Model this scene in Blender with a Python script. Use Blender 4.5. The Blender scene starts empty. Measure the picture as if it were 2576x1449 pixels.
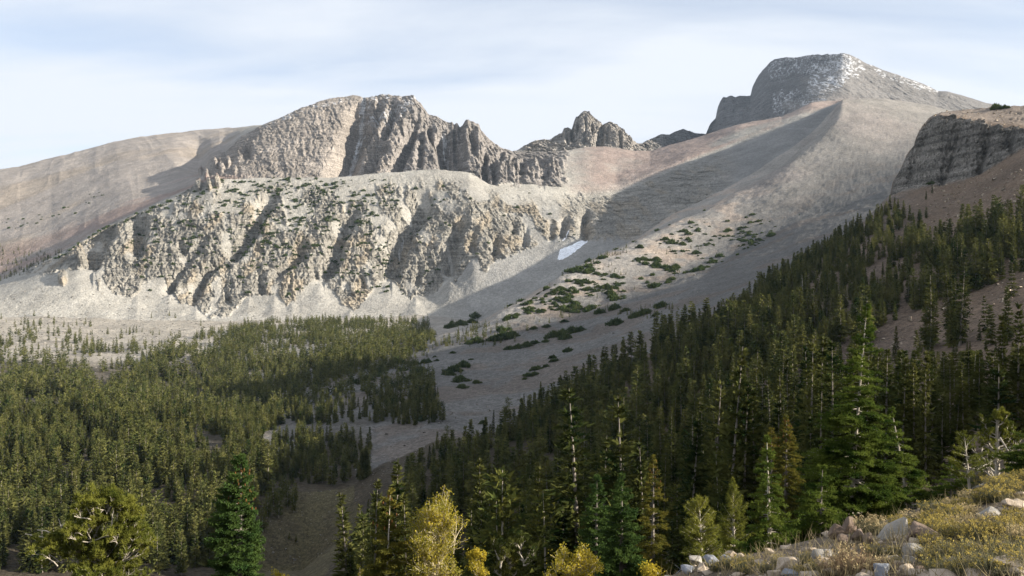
import bpy, math, random
import numpy as np
R = math.radians
scene = bpy.context.scene
# ------------------------------------------------------------------ camera, sun, sky, exposure
cam_d = bpy.data.cameras.new('camera'); cam = bpy.data.objects.new('camera', cam_d)
scene.collection.objects.link(cam); scene.camera = cam
cam.location = (0, 0, 0); cam.rotation_euler = (R(90), 0, 0)
cam_d.sensor_width = 36.0; cam_d.lens = 36.0 * 2144 / 2576
cam_d.clip_start = 0.1; cam_d.clip_end = 40000
SUN_AZ, SUN_EL = 104.0, 20.0           # degrees clockwise from the view axis (+Y); elevation
sun_d = bpy.data.lights.new('sun', 'SUN'); sun = bpy.data.objects.new('sun', sun_d)
scene.collection.objects.link(sun)
sun_d.energy = 5.0; sun_d.angle = R(0.53); sun_d.color = (1.0, 0.915, 0.78)
sun.rotation_euler = (R(90 - SUN_EL), 0, R(180 - SUN_AZ))
HAZE = 2.3e-5
world = bpy.data.worlds.new('World'); scene.world = world; world.use_nodes = True
scene.view_settings.view_transform = 'Standard'; scene.view_settings.look = 'None'
scene.view_settings.exposure = 1.25; scene.view_settings.gamma = 1.0
scene.view_settings.use_curve_mapping = False
cy = scene.cycles
cy.max_bounces = 5; cy.diffuse_bounces = 1; cy.glossy_bounces = 1; cy.transmission_bounces = 2
cy.volume_bounces = 0; cy.transparent_max_bounces = 4; cy.use_denoising = True
cy.caustics_reflective = False; cy.caustics_refractive = False

def N(nt, typ, x=0, **kw):
    n = nt.nodes.new(typ)
    for k, v in kw.items(): setattr(n, k, v)
    return n
def sky_nodes():
    nt = world.node_tree; nt.nodes.clear(); L = nt.links.new
    out = N(nt, 'ShaderNodeOutputWorld'); bg = N(nt, 'ShaderNodeBackground')
    sky = N(nt, 'ShaderNodeTexSky', sky_type='NISHITA', sun_disc=False)
    sky.sun_elevation = R(SUN_EL); sky.sun_rotation = R(SUN_AZ); sky.altitude = 2800
    sky.air_density = 1.0; sky.dust_density = 1.6; sky.ozone_density = 1.0
    tc = N(nt, 'ShaderNodeTexCoord'); sep = N(nt, 'ShaderNodeSeparateXYZ'); L(tc.outputs['Generated'], sep.inputs[0])
    zz = N(nt, 'ShaderNodeMath', operation='MAXIMUM'); L(sep.outputs[2], zz.inputs[0]); zz.inputs[1].default_value = 0.0
    za = N(nt, 'ShaderNodeMath', operation='ADD'); L(zz.outputs[0], za.inputs[0]); za.inputs[1].default_value = 0.22
    div = N(nt, 'ShaderNodeVectorMath', operation='SCALE'); inv = N(nt, 'ShaderNodeMath', operation='DIVIDE')
    inv.inputs[0].default_value = 1.0; L(za.outputs[0], inv.inputs[1])
    L(tc.outputs['Generated'], div.inputs[0]); L(inv.outputs[0], div.inputs['Scale'])
    mp = N(nt, 'ShaderNodeMapping'); mp.inputs['Rotation'].default_value = (0, 0, R(-14)); mp.inputs['Scale'].default_value = (0.42, 1.25, 0.0)
    mp.inputs['Location'].default_value = (3.1, 1.7, 0)
    L(div.outputs[0], mp.inputs[0])
    n1 = N(nt, 'ShaderNodeTexNoise'); n1.inputs['Scale'].default_value = 1.25; n1.inputs['Detail'].default_value = 9
    n1.inputs['Roughness'].default_value = 0.52; n1.inputs['Distortion'].default_value = 0.35
    L(mp.outputs[0], n1.inputs['Vector'])
    r1 = N(nt, 'ShaderNodeMapRange'); L(n1.outputs['Fac'], r1.inputs[0])
    r1.inputs[1].default_value = 0.38; r1.inputs[2].default_value = 0.54; r1.inputs[3].default_value = 0.58; r1.inputs[4].default_value = 1.0
    mp2 = N(nt, 'ShaderNodeMapping'); mp2.inputs['Rotation'].default_value = (0, 0, R(-22)); mp2.inputs['Scale'].default_value = (0.6, 2.6, 0.0)
    L(div.outputs[0], mp2.inputs[0])
    n2 = N(nt, 'ShaderNodeTexNoise'); n2.inputs['Scale'].default_value = 1.6; n2.inputs['Detail'].default_value = 6
    L(mp2.outputs[0], n2.inputs['Vector'])
    r2 = N(nt, 'ShaderNodeMapRange'); L(n2.outputs['Fac'], r2.inputs[0])
    r2.inputs[1].default_value = 0.3; r2.inputs[2].default_value = 0.75; r2.inputs[3].default_value = -0.12; r2.inputs[4].default_value = 0.2
    ad = N(nt, 'ShaderNodeMath', operation='ADD', use_clamp=True); L(r1.outputs[0], ad.inputs[0]); L(r2.outputs[0], ad.inputs[1])
    # sun-lit ice cloud veil, a plain white over the physical sky
    mix = N(nt, 'ShaderNodeMix', data_type='RGBA'); L(ad.outputs[0], mix.inputs['Factor'])
    L(sky.outputs[0], mix.inputs['A']); mix.inputs['B'].default_value = (4.5, 4.74, 5.15, 1)
    L(mix.outputs['Result'], bg.inputs['Color']); bg.inputs['Strength'].default_value = 0.083
    L(bg.outputs[0], out.inputs['Surface'])
sky_nodes()

# ------------------------------------------------------------------ helpers
rng = np.random.default_rng(7); random.seed(7)
COL = scene.collection
def tag(o, label=None, cat=None, group=None, kind=None):
    if label: o['label'] = label
    if cat: o['category'] = cat
    if group: o['group'] = group
    if kind: o['kind'] = kind
    return o
def empty(name, loc=(0, 0, 0)):
    o = bpy.data.objects.new(name, None); o.location = loc; o.empty_display_size = 0.2; COL.objects.link(o); return o
def mesh_data(name, v, f, mat=None, smooth=False, attrs=None):
    """v (n,3); f (m,3) or (m,4) int; attrs: name -> (n,3|4) colours or (n,) floats"""
    me = bpy.data.meshes.new(name); v = np.asarray(v, np.float32); f = np.asarray(f, np.int32); k = f.shape[1]
    me.vertices.add(len(v)); me.vertices.foreach_set('co', v.ravel())
    me.loops.add(f.size); me.loops.foreach_set('vertex_index', f.ravel())
    me.polygons.add(len(f)); me.polygons.foreach_set('loop_start', np.arange(0, f.size, k, dtype=np.int32))
    if smooth: me.polygons.foreach_set('use_smooth', np.ones(len(f), bool))
    for an, a in (attrs or {}).items():
        a = np.asarray(a, np.float32)
        if a.ndim == 1:
            me.attributes.new(an, 'FLOAT', 'POINT').data.foreach_set('value', a)
        else:
            if a.shape[1] == 3: a = np.hstack([a, np.ones((len(a), 1), np.float32)])
            me.attributes.new(an, 'FLOAT_COLOR', 'POINT').data.foreach_set('color', a.ravel())
    me.update(calc_edges=True)
    if mat: me.materials.append(mat)
    return me
def obj(name, me, parent=None, loc=None):
    o = bpy.data.objects.new(name, me); COL.objects.link(o)
    if parent: o.parent = parent
    if loc is not None: o.location = loc
    return o
def copy_tree(o, parent=None):
    c = o.copy(); COL.objects.link(c)
    if parent: c.parent = parent
    for ch in list(o.children): copy_tree(ch, c)
    return c

def _h(ix, iy, iz, seed):
    h = (ix.astype(np.int64) * 374761393 + iy.astype(np.int64) * 668265263 + iz * 2147483647 + seed * 974711) & 0xffffffff
    h = ((h ^ (h >> 13)) * 1274126177) & 0xffffffff
    h = ((h ^ (h >> 16)) * 2246822519) & 0xffffffff
    return ((h ^ (h >> 15)) & 0xffffff).astype(np.float32) / 8388607.5 - 1.0
def vn(x, y, seed=0):
    """2-D value noise, -1..1"""
    fx = np.floor(x); fy = np.floor(y); u = x - fx; w = y - fy
    u = u * u * u * (u * (u * 6 - 15) + 10); w = w * w * w * (w * (w * 6 - 15) + 10)
    ix = fx.astype(np.int32); iy = fy.astype(np.int32); z = 0
    a = _h(ix, iy, z, seed); b = _h(ix + 1, iy, z, seed); c = _h(ix, iy + 1, z, seed); d = _h(ix + 1, iy + 1, z, seed)
    a += (b - a) * u; c += (d - c) * u
    return a + (c - a) * w
def fbm(x, y, o=4, seed=0, g=0.5, lac=2.03):
    s = 0; a = 1.0; t = 0
    for i in range(o):
        s = s + a * vn(x, y, seed + i * 17); t += a; a *= g; x = x * lac + 13.7; y = y * lac - 7.3
    return s / t
def ridged(x, y, o=4, seed=0, g=0.5, lac=2.07):
    s = 0; a = 1.0; t = 0
    for i in range(o):
        s = s + a * (1 - 2 * np.abs(vn(x, y, seed + i * 31))); t += a; a *= g; x = x * lac + 5.1; y = y * lac + 9.2
    return s / t
def cells(x, y, seed=0):
    """cellular blocks: (random height of the nearest block, crack closeness 0..1)"""
    fx = np.floor(x); fy = np.floor(y); d1 = np.full(x.shape, 9.0, np.float32); d2 = d1.copy(); val = np.zeros(x.shape, np.float32)
    for ox in (-1, 0, 1):
        for oy in (-1, 0, 1):
            ix = (fx + ox).astype(np.int32); iy = (fy + oy).astype(np.int32)
            px = fx + ox + 0.5 + 0.45 * _h(ix, iy, 1, seed); py = fy + oy + 0.5 + 0.45 * _h(ix, iy, 2, seed); d = np.hypot(px - x, py - y).astype(np.float32)
            nn = d < d1; d2 = np.where(nn, d1, np.minimum(d2, d)); val = np.where(nn, _h(ix, iy, 3, seed), val); d1 = np.where(nn, d, d1)
    return val, np.clip(1 - (d2 - d1) * 5, 0, 1)
def sst(a, b, x):
    t = np.clip((x - a) / (b - a), 0, 1); return t * t * (3 - 2 * t)
def gauss(a, s):
    if s <= 0: return a
    r = int(s * 3) + 1; k = np.exp(-0.5 * (np.arange(-r, r + 1) / s) ** 2); k /= k.sum()
    return np.convolve(np.pad(a, r, mode='edge'), k, 'valid')
def in_poly(px, py, poly):
    r = np.zeros(np.shape(px), bool); n = len(poly)
    for i in range(n):
        x0, y0 = poly[i]; x1, y1 = poly[(i + 1) % n]
        if y0 == y1: continue
        c = ((y0 > py) != (y1 > py)) & (px < (x1 - x0) * (py - y0) / (y1 - y0) + x0)
        r ^= c
    return r
# ------------------------------------------------------------------ terrain
# Survey frame: px,v are bearings from the viewpoint (2576 x 1449 plan of the view); Y is distance ahead in metres.
F = 2144.0; CX, CYV = 1288.0, 724.5
PX = np.concatenate([np.linspace(-1500, -64, 110), np.arange(-60, 2642, 1.8), np.linspace(2646, 5500, 170)])
NC = len(PX)
def cur(pts, s=0.0, pxs=None):
    pts = sorted(pts); xs = [p[0] for p in pts]; ys = [p[1] for p in pts]
    if s <= 0: return np.interp(PX, xs, ys)
    u = np.arange(-1500, 5501, 2.0); return np.interp(PX, u, gauss(np.interp(u, xs, ys), s / 2.0))
V = {}; Y = {}
Y['C0'] = cur([(0, 60)]); V['C0'] = cur([(-1500,1800),(0,1720),(1288,1680),(1700,1600),(2000,1420),(2150,1330),(2576,1090),(3200,800),(4500,250),(5500,-150)], 40)
Y['C1'] = cur([(0, 150)]); V['C1'] = cur([(-1500,1650),(0,1560),(700,1560),(1000,1545),(1288,1520),(1700,1330),(2000,1160),(2300,1020),(2576,900),(3200,645),(4500,390),(5500,240)], 40)
Y['C2'] = cur([(0, 240)]); V['C2'] = cur([(-1500,1560),(0,1530),(600,1530),(880,1490),(1000,1440),(1288,1330),(1700,1110),(2000,960),(2300,850),(2576,740),(3200,560),(3900,485),(4500,415),(5500,290)], 40)  # unseen heights past the right edge shaped to shade the forested hillside
Y['E'] = cur([(-1500,300),(600,290),(880,310),(960,340),(1200,390),(1350,410),(1500,420),(1650,425),(1800,440),(1950,470),(2100,500),(2240,520),(2330,500),(2450,470),(2576,450),(3000,420),(3500,400),(5500,400)], 20)
V['E'] = cur([(-1500,1400),(0,1370),(600,1440),(760,1440),(880,1340),(960,1200),(1200,1100),(1350,1050),(1500,965),(1650,880),(1800,785),(1950,705),(2100,615),(2200,530),(2240,490),(2330,466),(2410,456),(2465,437),(2502,419),(2576,371),(3000,345),(3500,285),(5500,110)], 5)
right = sst(2236, 2246, PX)
Y['F'] = Y['E'] + 6 + 22 * right
V['F'] = V['E'] + 3 + right * (cur([(2235,490),(2247,456),(2262,432),(2275,405),(2280,392),(2290,376),(2299,371),(2303,350),(2312,330),(2321,315),(2330,308),(2345,296),(2366,288),(2428,300),(2484,315),(2576,323),(3000,300),(3500,220),(5500,-20)], 1) - V['E'] - 3)
Y['G'] = Y['F'] + 10 + 35 * right
V['G'] = V['F'] + 5 + right * (cur([(2235,490),(2247,453),(2262,430),(2275,403),(2280,390),(2290,374),(2299,369),(2303,348),(2312,328),(2321,313),(2330,304),(2345,290),(2366,282),(2390,279),(2450,274),(2530,268),(2576,264),(3000,180),(3500,120),(5500,-100)], 1) - V['F'] - 5)
Y['H'] = cur([(-1500,370),(600,360),(880,370),(960,400),(1200,445),(1500,475),(1800,510),(2100,590),(2240,640),(2400,700),(2548,760),(2700,850),(3000,900),(5500,900)], 20)
V['H'] = cur([(-1500,1250),(0,1240),(500,1240),(700,1235),(880,1230),(960,1165),(1100,1112),(1200,1098),(1350,1058),(1500,973),(1650,890),(1800,797),(1950,722),(2100,640),(2240,590),(2400,540),(2548,475),(2700,392),(3000,285),(3500,200),(5500,20)], 10)  # hidden and off-frame back of the hill, shaped to cast the scree shadow
Y['M'] = cur([(-1500,720),(0,700),(500,660),(700,640),(870,690),(1000,740),(1150,780),(1300,800),(1460,830),(1600,870),(1800,950),(2000,1040),(2240,1100),(2576,1150),(3000,1200),(5500,1200)], 30)
V['M'] = cur([(-1500,985),(0,985),(500,1010),(700,1015),(780,985),(870,938),(1005,905),(1147,866),(1303,828),(1460,790),(1600,745),(1800,670),(2000,570),(2240,470),(2400,420),(3000,300),(5500,100)], 8)
Y['N'] = cur([(-1500,1060),(0,1050),(600,1050),(900,1030),(1040,960),(1081,900),(1210,850),(1408,950),(1599,1100),(1764,1250),(1849,1350),(1980,1450),(2041,1590),(2115,1760),(2225,1900),(2336,1980),(5500,2000)], 40)
V['N'] = cur([(-1500,850),(0,848),(300,860),(600,852),(900,845),(1000,850),(1053,861),(1081,848),(1130,838),(1210,823),(1251,790),(1297,764),(1352,743),(1408,694),(1491,653),(1599,608),(1690,562),(1764,537),(1849,484),(1908,458),(1941,437),(1978,415),(2004,389),(2041,360),(2067,330),(2089,293),(2107,264),(2118,252),(2160,249),(2225,251),(2336,267),(2400,285),(2576,300),(5500,300)], 3)
Y['O'] = Y['N'] + 50; V['O'] = V['N'] + cur([(900,-12),(1040,-8),(1090,18),(1210,25),(1700,25),(1849,16),(2115,6),(2576,6)], 10)
Y['W0'] = cur([(-1500,1340),(0,1330),(1000,1330),(1210,1300),(1300,1310),(1408,1350),(1599,1440),(1764,1520),(1849,1570),(1980,1650),(2041,1780),(2115,2010),(2225,2100),(5500,2100)], 20)
V['W0'] = cur([(-1500,800),(0,797),(450,806),(620,810),(900,802),(1040,793),(1090,795),(1210,806),(1300,760),(1408,695),(1491,652),(1599,600),(1700,535),(1849,462),(1980,380),(2041,335),(2115,256),(2225,254),(2336,270),(2576,303),(5500,303)], 5)
Y['Wt'] = cur([(-1500,1440),(0,1420),(1100,1430),(1200,1440),(1400,1480),(1490,1520),(1600,1590),(1764,1660),(1849,1700),(1980,1770),(2041,1850),(2115,2040),(2225,2120),(5500,2120)], 20)
V['Wt'] = cur([(-1500,760),(0,742),(100,722),(200,712),(300,735),(500,755),(700,745),(1000,742),(1100,735),(1134,700),(1200,655),(1300,640),(1380,625),(1440,600),(1490,590),(1550,560),(1700,480),(1849,412),(1980,345),(2041,316),(2115,255),(2225,255),(2336,271),(2576,304),(5500,304)], 5)
Y['W1'] = cur([(-1500,1560),(0,1560),(130,1600),(430,1660),(600,1700),(1100,1720),(1400,1720),(1600,1790),(1764,1860),(1849,1890),(1980,1920),(2041,1950),(2115,2060),(2225,2140),(5500,2140)], 20)
V['W1'] = cur([(-1500,730),(0,712),(60,690),(130,652),(180,625),(215,603),(250,583),(330,545),(430,500),(490,470),(530,452),(620,450),(700,447),(820,446),(950,437),(1100,425),(1180,432),(1230,462),(1300,478),(1400,490),(1480,500),(1550,490),(1700,425),(1849,366),(1980,312),(2041,291),(2115,254),(2225,256),(2336,272),(2576,305),(5500,305)], 2)
Y['J0'] = Y['W1'] + cur([(-1500,170),(0,150),(400,130),(600,110),(1150,110),(1250,40),(1400,30),(5500,30)], 20)
V['J0'] = cur([(-1500,720),(0,700),(130,642),(250,574),(330,537),(430,494),(500,468),(600,456),(820,452),(950,443),(1100,431),(1180,435),(1230,448),(1300,462),(1400,470),(1550,470),(1700,407),(1849,350),(1980,306),(2041,286),(2115,253),(2225,257),(2336,273),(2576,306),(5500,306)], 3)
Y['P'] = cur([(-1500,1800),(0,1880),(150,1910),(300,1960),(420,2060),(500,2130),(600,2110),(700,2120),(890,2200),(1040,2150),(1180,2080),(1290,2100),(1470,2150),(1635,2150),(1771,2110),(1864,2070),(1967,2070),(2041,2080),(2115,2130),(2225,2210),(5500,2210)], 8)
V['P'] = cur([(-1500,640),(0,618),(130,580),(300,505),(450,452),(500,438),(512,425),(530,400),(540,392),(552,384),(566,384),(590,362),(602,349),(625,335),(660,314),(700,297),(760,270),(800,256),(830,248),(865,243),(890,238),(905,241),(918,248),(930,246),(945,240),(975,237),(988,241),(1000,241),(1012,243),(1022,240),(1034,239),(1042,243),(1052,258),(1060,262),(1066,272),(1078,288),(1090,291),(1098,292),(1106,297),(1130,310),(1138,307),(1143,318),(1150,310),(1156,321),(1163,318),(1172,302),(1178,300),(1185,306),(1192,306),(1200,312),(1204,310),(1210,328),(1225,345),(1240,358),(1262,371),(1290,379),(1320,383),(1400,381),(1430,377),(1470,370),(1518,369),(1595,380),(1635,380),(1700,362),(1771,341),(1864,312),(1967,293),(2041,260),(2080,255),(2115,254),(2225,258),(2336,274),(2576,307),(5500,307)], 1)
Y['Pb'] = Y['P'] + 60 + cur([(1620,0),(1690,380),(1800,560),(1900,330),(2050,0)], 30); V['Pb'] = V['P'] + cur([(0,-14),(440,-12),(500,6),(660,10),(2000,10),(2115,3),(5500,3)], 6)
Y['T'] = cur([(-1500,2300),(0,2750),(300,3050),(560,3250),(620,3000),(690,2550),(760,2400),(900,2380),(1290,2350),(1400,2500),(1600,2500),(1640,2760),(1760,2860),(1785,3350),(1900,3350),(2004,3000),(2118,2600),(2250,2520),(2400,2500),(5500,2500)], 12)
V['T'] = cur([(-1500,500),(-300,462),(0,427),(50,421),(100,405),(200,380),(290,357),(350,345),(420,337),(520,325),(600,322),(640,317),(660,316),(700,300),(760,274),(830,256),(890,252),(920,262),(1034,252),(1052,272),(1075,300),(1110,312),(1150,336),(1178,320),(1200,332),(1240,372),(1262,384),(1290,384),(1310,372),(1345,356),(1383,354),(1390,346),(1414,334),(1418,323),(1428,321),(1438,327),(1444,307),(1449,295),(1454,296),(1461,286),(1470,280),(1480,282),(1491,293),(1502,302),(1512,310),(1516,317),(1522,312),(1536,307),(1550,312),(1558,320),(1567,324),(1575,336),(1584,345),(1592,356),(1602,362),(1612,364),(1635,352),(1664,337),(1683,339),(1701,330),(1720,326),(1738,330),(1757,337),(1775,341),(1779,330),(1786,312),(1801,298),(1805,271),(1812,256),(1819,245),(1826,247),(1838,242),(1850,246),(1860,242),(1871,242),(1888,242),(1893,219),(1900,205),(1908,190),(1917,178),(1926,168),(1937,155),(1949,149),(2004,145),(2059,138),(2090,137),(2118,133),(2137,136),(2181,160),(2225,177),(2262,188),(2318,207),(2358,229),(2384,229),(2410,236),(2465,253),(2513,267),(2576,290),(5500,330)], 1)
Y['Tb'] = Y['T'] + 600
KN = ['C0','C1','C2','E','F','G','H','M','N','O','W0','Wt','W1','J0','P','Pb','T','Tb']
NR = [26, 30, 50, 70, 26, 26, 110, 100, 14, 110, 90, 240, 36, 240, 14, 170, 16]
LIN = [0, 0, 0.5, 0.3, 0.9, 0.3, 0.2, 0.2, 0.3, 0.2, 0.3, 0.7, 0.3, 0.75, 0.5, 0.75, 0.6]
YK = np.stack([Y[k] for k in KN]); assert (np.diff(YK, axis=0) > 0).all(), [KN[i] for i in np.where((np.diff(YK, axis=0) <= 0).any(1))[0]]
ZK = np.stack([(CYV - V[k]) / F * Y[k] if k != 'Tb' else (CYV - V['T']) / F * Y['T'] - 260 for k in KN])
h = np.diff(YK, axis=0); s = np.diff(ZK, axis=0) / h
m = np.zeros_like(ZK); m[0] = s[0]; m[-1] = s[-1]
w1 = 2 * h[1:] + h[:-1]; w2 = h[1:] + 2 * h[:-1]
with np.errstate(divide='ignore', invalid='ignore'):
    hm = (w1 + w2) / (w1 / s[:-1] + w2 / s[1:])
m[1:-1] = np.where(s[:-1] * s[1:] > 0, hm, 0)
m[3] = np.clip(np.minimum(m[3], s[2]), 0, None) * (PX > 1000) + m[3] * (PX <= 1000)
for i in (2, 3, 7, 8): m[i] = gauss(m[i], 12)
rows_y = []; rows_z = []; SEG = []
row0 = {}
for i in range(len(KN) - 1):
    row0[KN[i]] = len(rows_y); n = NR[i]
    for j in range(n):
        t = j / n
        H00 = 2*t**3 - 3*t*t + 1; H10 = t**3 - 2*t*t + t; H01 = -2*t**3 + 3*t*t; H11 = t**3 - t*t
        zh = H00 * ZK[i] + H10 * h[i] * m[i] + H01 * ZK[i+1] + H11 * h[i] * m[i+1]
        zl = ZK[i] * (1 - t) + ZK[i+1] * t
        rows_y.append(YK[i] + t * h[i]); rows_z.append(zh + (zl - zh) * LIN[i]); SEG.append(i + t)
row0['Tb'] = len(rows_y); rows_y.append(YK[-1]); rows_z.append(ZK[-1]); SEG.append(len(KN) - 1.0)
SEG = np.array(SEG, np.float32)[:, None]
GY = np.array(rows_y, np.float32); GZ = np.array(rows_z, np.float32); NRW = len(GY)
cols = np.where((PX > 1200) & (PX < 2640))[0]; kk = np.exp(-0.5 * (np.arange(-75, 76) / 30.0) ** 2); kk /= kk.sum()
for r in range(row0['M'] + 1, row0['N']):                       # rounded flanks between the crests
    t = SEG[r, 0] - 7; wgt = sst(0.0, 0.25, t) * sst(1.0, 0.6, t); zz = GZ[r, cols]
    GZ[r, cols] = zz + (np.convolve(np.pad(zz, 75, mode='reflect', reflect_type='odd'), kk, 'valid') - zz) * wgt
GX = (GY * ((PX - CX) / F)[None, :]).astype(np.float32)
GV = CYV - GZ / GY * F                      # bearing row of the smooth base surface
GP = np.broadcast_to(PX[None, :].astype(np.float32), GY.shape)
rock = np.zeros_like(GY); snow = np.zeros_like(GY)

def dist_poly(px, v, pts):
    """distance (and side: + = to the right) from a polyline, in bearing units"""
    best = np.full(px.shape, 1e9, np.float32); side = np.zeros(px.shape, np.float32); par = np.zeros(px.shape, np.float32)
    n = len(pts) - 1
    for i in range(n):
        (ax, ay), (bx, by) = pts[i], pts[i+1]; dx, dy = bx - ax, by - ay; l2 = dx*dx + dy*dy
        t = np.clip(((px - ax) * dx + (v - ay) * dy) / l2, 0, 1)
        ex = px - (ax + t * dx); ey = v - (ay + t * dy); d = np.sqrt(ex*ex + ey*ey)
        k = d < best; best = np.where(k, d, best); side = np.where(k, ex, side); par = np.where(k, (i + t) / n, par)
    return best, side, par
def sub(k0, k1, p0, p1):
    r0, r1 = row0[k0], row0[k1]; c0, c1 = np.searchsorted(PX, [p0, p1]); return slice(r0, r1), slice(c0, c1)
def carve(k0, k1, pts, wl, wr, depth, taper=0.25):
    """an eroded gully: gentle on its left, steep under the rib on its right"""
    xs = [p[0] for p in pts]; sl = sub(k0, k1, min(xs) - 4 * wl, max(xs) + 4 * wr)
    d, side, par = dist_poly(GP[sl], GV[sl] + 5 * fbm(GX[sl] / 14, GZ[sl] / 14, 2, 90), pts)
    w = np.where(side > 0, wr, wl); g = np.exp(-(d / w) ** 2) * sst(0, taper, par) * (0.25 + 0.75 * sst(-0.01, 0.06, 1 - par))
    depth = depth * 1.45; GZ[sl] -= depth * g; GY[sl] += 0.6 * depth * g
    return sl, g

# --- rock masks
foot = cur([(-1500,690),(100,690),(150,688),(190,676),(205,674),(235,668),(256,690),(250,732),(285,742),(330,745),(348,738),(365,712),(385,695),(415,690),(428,720),(425,745),(440,770),(470,766),(487,768),(515,795),(560,797),(580,790),(615,752),(640,738),(690,742),(705,750),(725,773),(745,755),(775,712),(790,700),(810,696),(835,730),(860,765),(890,782),(905,770),(940,728),(965,692),(978,686),(1000,718),(1020,742),(1035,754),(1050,738),(1070,745),(1100,732),(1122,695),(1134,697),(1150,724),(1165,712),(1185,652),(1200,645),(1215,684),(1224,686),(1238,660),(1290,642),(1330,625),(1400,592),(1440,585),(1500,560),(1560,520),(5500,300)], 1)
foot = foot + 0
j = fbm(GP / 9, GV / 9, 3, 5) * 7
a = sub('W0', 'J0', -1500, 1600)
top_fade = sst(2, 46, (GV - V['W1'][None, :] + 18 * fbm(GP / 40, GV / 40, 3, 8)))[a]
left_rim = sst(560, 500, GP[a])
rk = sst(-4, 5, foot[None, a[1]] - GV[a] + j[a]) * np.maximum(top_fade, 0.85 * left_rim)
upper = sst(150, 60, GV[a] - V['W1'][None, a[1]]) * sst(330, 480, GP[a])
patch = sst(-0.22, 0.12, fbm(GX[a] / 20 + GZ[a] / 50, GZ[a] / 30, 4, 12) + 0.30 - 0.36 * upper)          # scree chutes run between the outcrops
rk *= 0.12 + 0.88 * patch
rk *= sst(1480, 1400, GP[a]) ; rock[a] = rk
a = sub('J0', 'Pb', 480, 1480)
rock[a] = sst(500, 540, GP[a] + j[a]) * sst(1440, 1395, GP[a] + 3 * j[a])
a = sub('W1', 'Pb', 1150, 1450)
rock[a] = np.maximum(rock[a], sst(1180, 1200, GP[a]) * sst(1425, 1395, GP[a]) * sst(452 + 18, 452, GV[a] + 2 * j[a]))
a = sub('Pb', 'Tb', 1285, 2640)
rock[a] = sst(1300, 1330, GP[a]) * np.where(GP[a] < 1775, 1, 0.25 + 0.75 * sst(2085, 2020, GP[a] + 60 * fbm(GP[a] / 70, GV[a] / 30, 3, 3) + (GV[a] - 200) * 0.5))
a = sub('W0', 'P', 1400, 2000)                                                        # shaded ledges above the snow patch
ledge = sst(610, 590, GV[a] + 2 * j[a] - (GP[a] - 1450) * 0.02) * sst(470, 520, GV[a] + 0.28 * (GP[a] - 1450) + 2 * j[a]) * sst(1395, 1430, GP[a]) * sst(1900, 1750, GP[a])
rock[a] = np.maximum(rock[a], 0.75 * ledge)
a = sub('E', 'H', 2200, 2700)
rock[a] = right[None, a[1]] * np.where(SEG[a[0]] < 4, 1.0, np.where(SEG[a[0]] < 5, 0.9 * (1 - (SEG[a[0]] - 4)) * sst(0.1, -0.3, fbm(GX[a] / 6, GY[a] / 6, 3, 4) + 0.3) , 0.2))
a = sub('C2', 'E', 1700, 2400)                                                       # outcrops along the ridge under the cliff
rock[a] = np.maximum(rock[a], 0.8 * sst(0.55, 0.95, SEG[a[0]] - 2) * sst(1750, 1950, GP[a]) * sst(2330, 2200, GP[a]) * sst(-0.2, 0.2, fbm(GX[a] / 12, GY[a] / 12, 3, 77)))

for ax_, av_, hg in [(978,684,7),(805,694,6),(735,752,4),(1045,738,5),(1130,690,6),(690,738,5),(625,738,5),(492,764,4),(1190,645,5),(425,720,5),(345,738,4),(880,772,4)]:   # talus cones fan out below the gullies
    a = sub('W0', 'W1', ax_ - 110, ax_ + 110); dv = GV[a] - av_; ins = 1 - np.abs(GP[a] - ax_ + 2 * fbm(GP[a] / 12, GV[a] / 12, 2, 66)) / np.maximum(0.72 * dv, 0.5); ins = np.where(dv > 0, ins, 0)
    GZ[a] += 0.62 * hg * sst(-0.05, 1.15, ins) * sst(0, 30, dv) * sst(125, 50, dv); rock[a] *= 1 - sst(0.0, 0.12, ins) * sst(0, 10, dv)
# --- gullies and ribs of the wall, then of the peak behind
for pts, wl, wr, dp in [
    ([(300,575),(268,590),(245,640),(232,672)], 34, 12, 13), ([(352,530),(352,570),(350,610),(352,640)], 22, 13, 13),
    ([(560,552),(500,622),(440,700),(424,735)], 12, 9, 9), ([(575,640),(520,685),(497,730),(490,755)], 14, 9, 11),
    ([(708,474),(671,522),(640,575),(609,615),(578,650)], 22, 12, 13), ([(911,512),(877,561),(852,606),(845,650),(815,695)], 22, 13, 15),
    ([(1088,476),(1062,530),(1024,584),(1004,630),(985,690)], 34, 16, 19), ([(1016,505),(1010,560),(1000,615)], 8, 8, 6),
    ([(752,585),(758,643),(722,668),(700,690)], 12, 9, 10), ([(1186,540),(1150,575),(1140,630),(1128,685)], 18, 12, 15),
    ([(1196,545),(1190,600),(1188,632)], 9, 9, 9), ([(1246,585),(1250,600),(1243,640)], 10, 8, 8), ([(1388,545),(1388,600)], 9, 8, 7),
    ([(1295,545),(1292,590)], 7, 7, 6), ([(640,640),(655,700),(660,735)], 9, 7, 6), ([(780,660),(800,690)], 8, 6, 8), ([(1325,560),(1318,620)], 9, 7, 7),
    ([(905,650),(915,720)], 8, 6, 5), ([(450,600),(465,640)], 10, 7, 6), ([(1060,640),(1050,720)], 9, 6, 5), ([(560,690),(575,760)], 8, 6, 6)]:
    carve('W0', 'W1', pts, wl, wr, dp, 0.25 if dp > 9 else 0.8)
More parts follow.
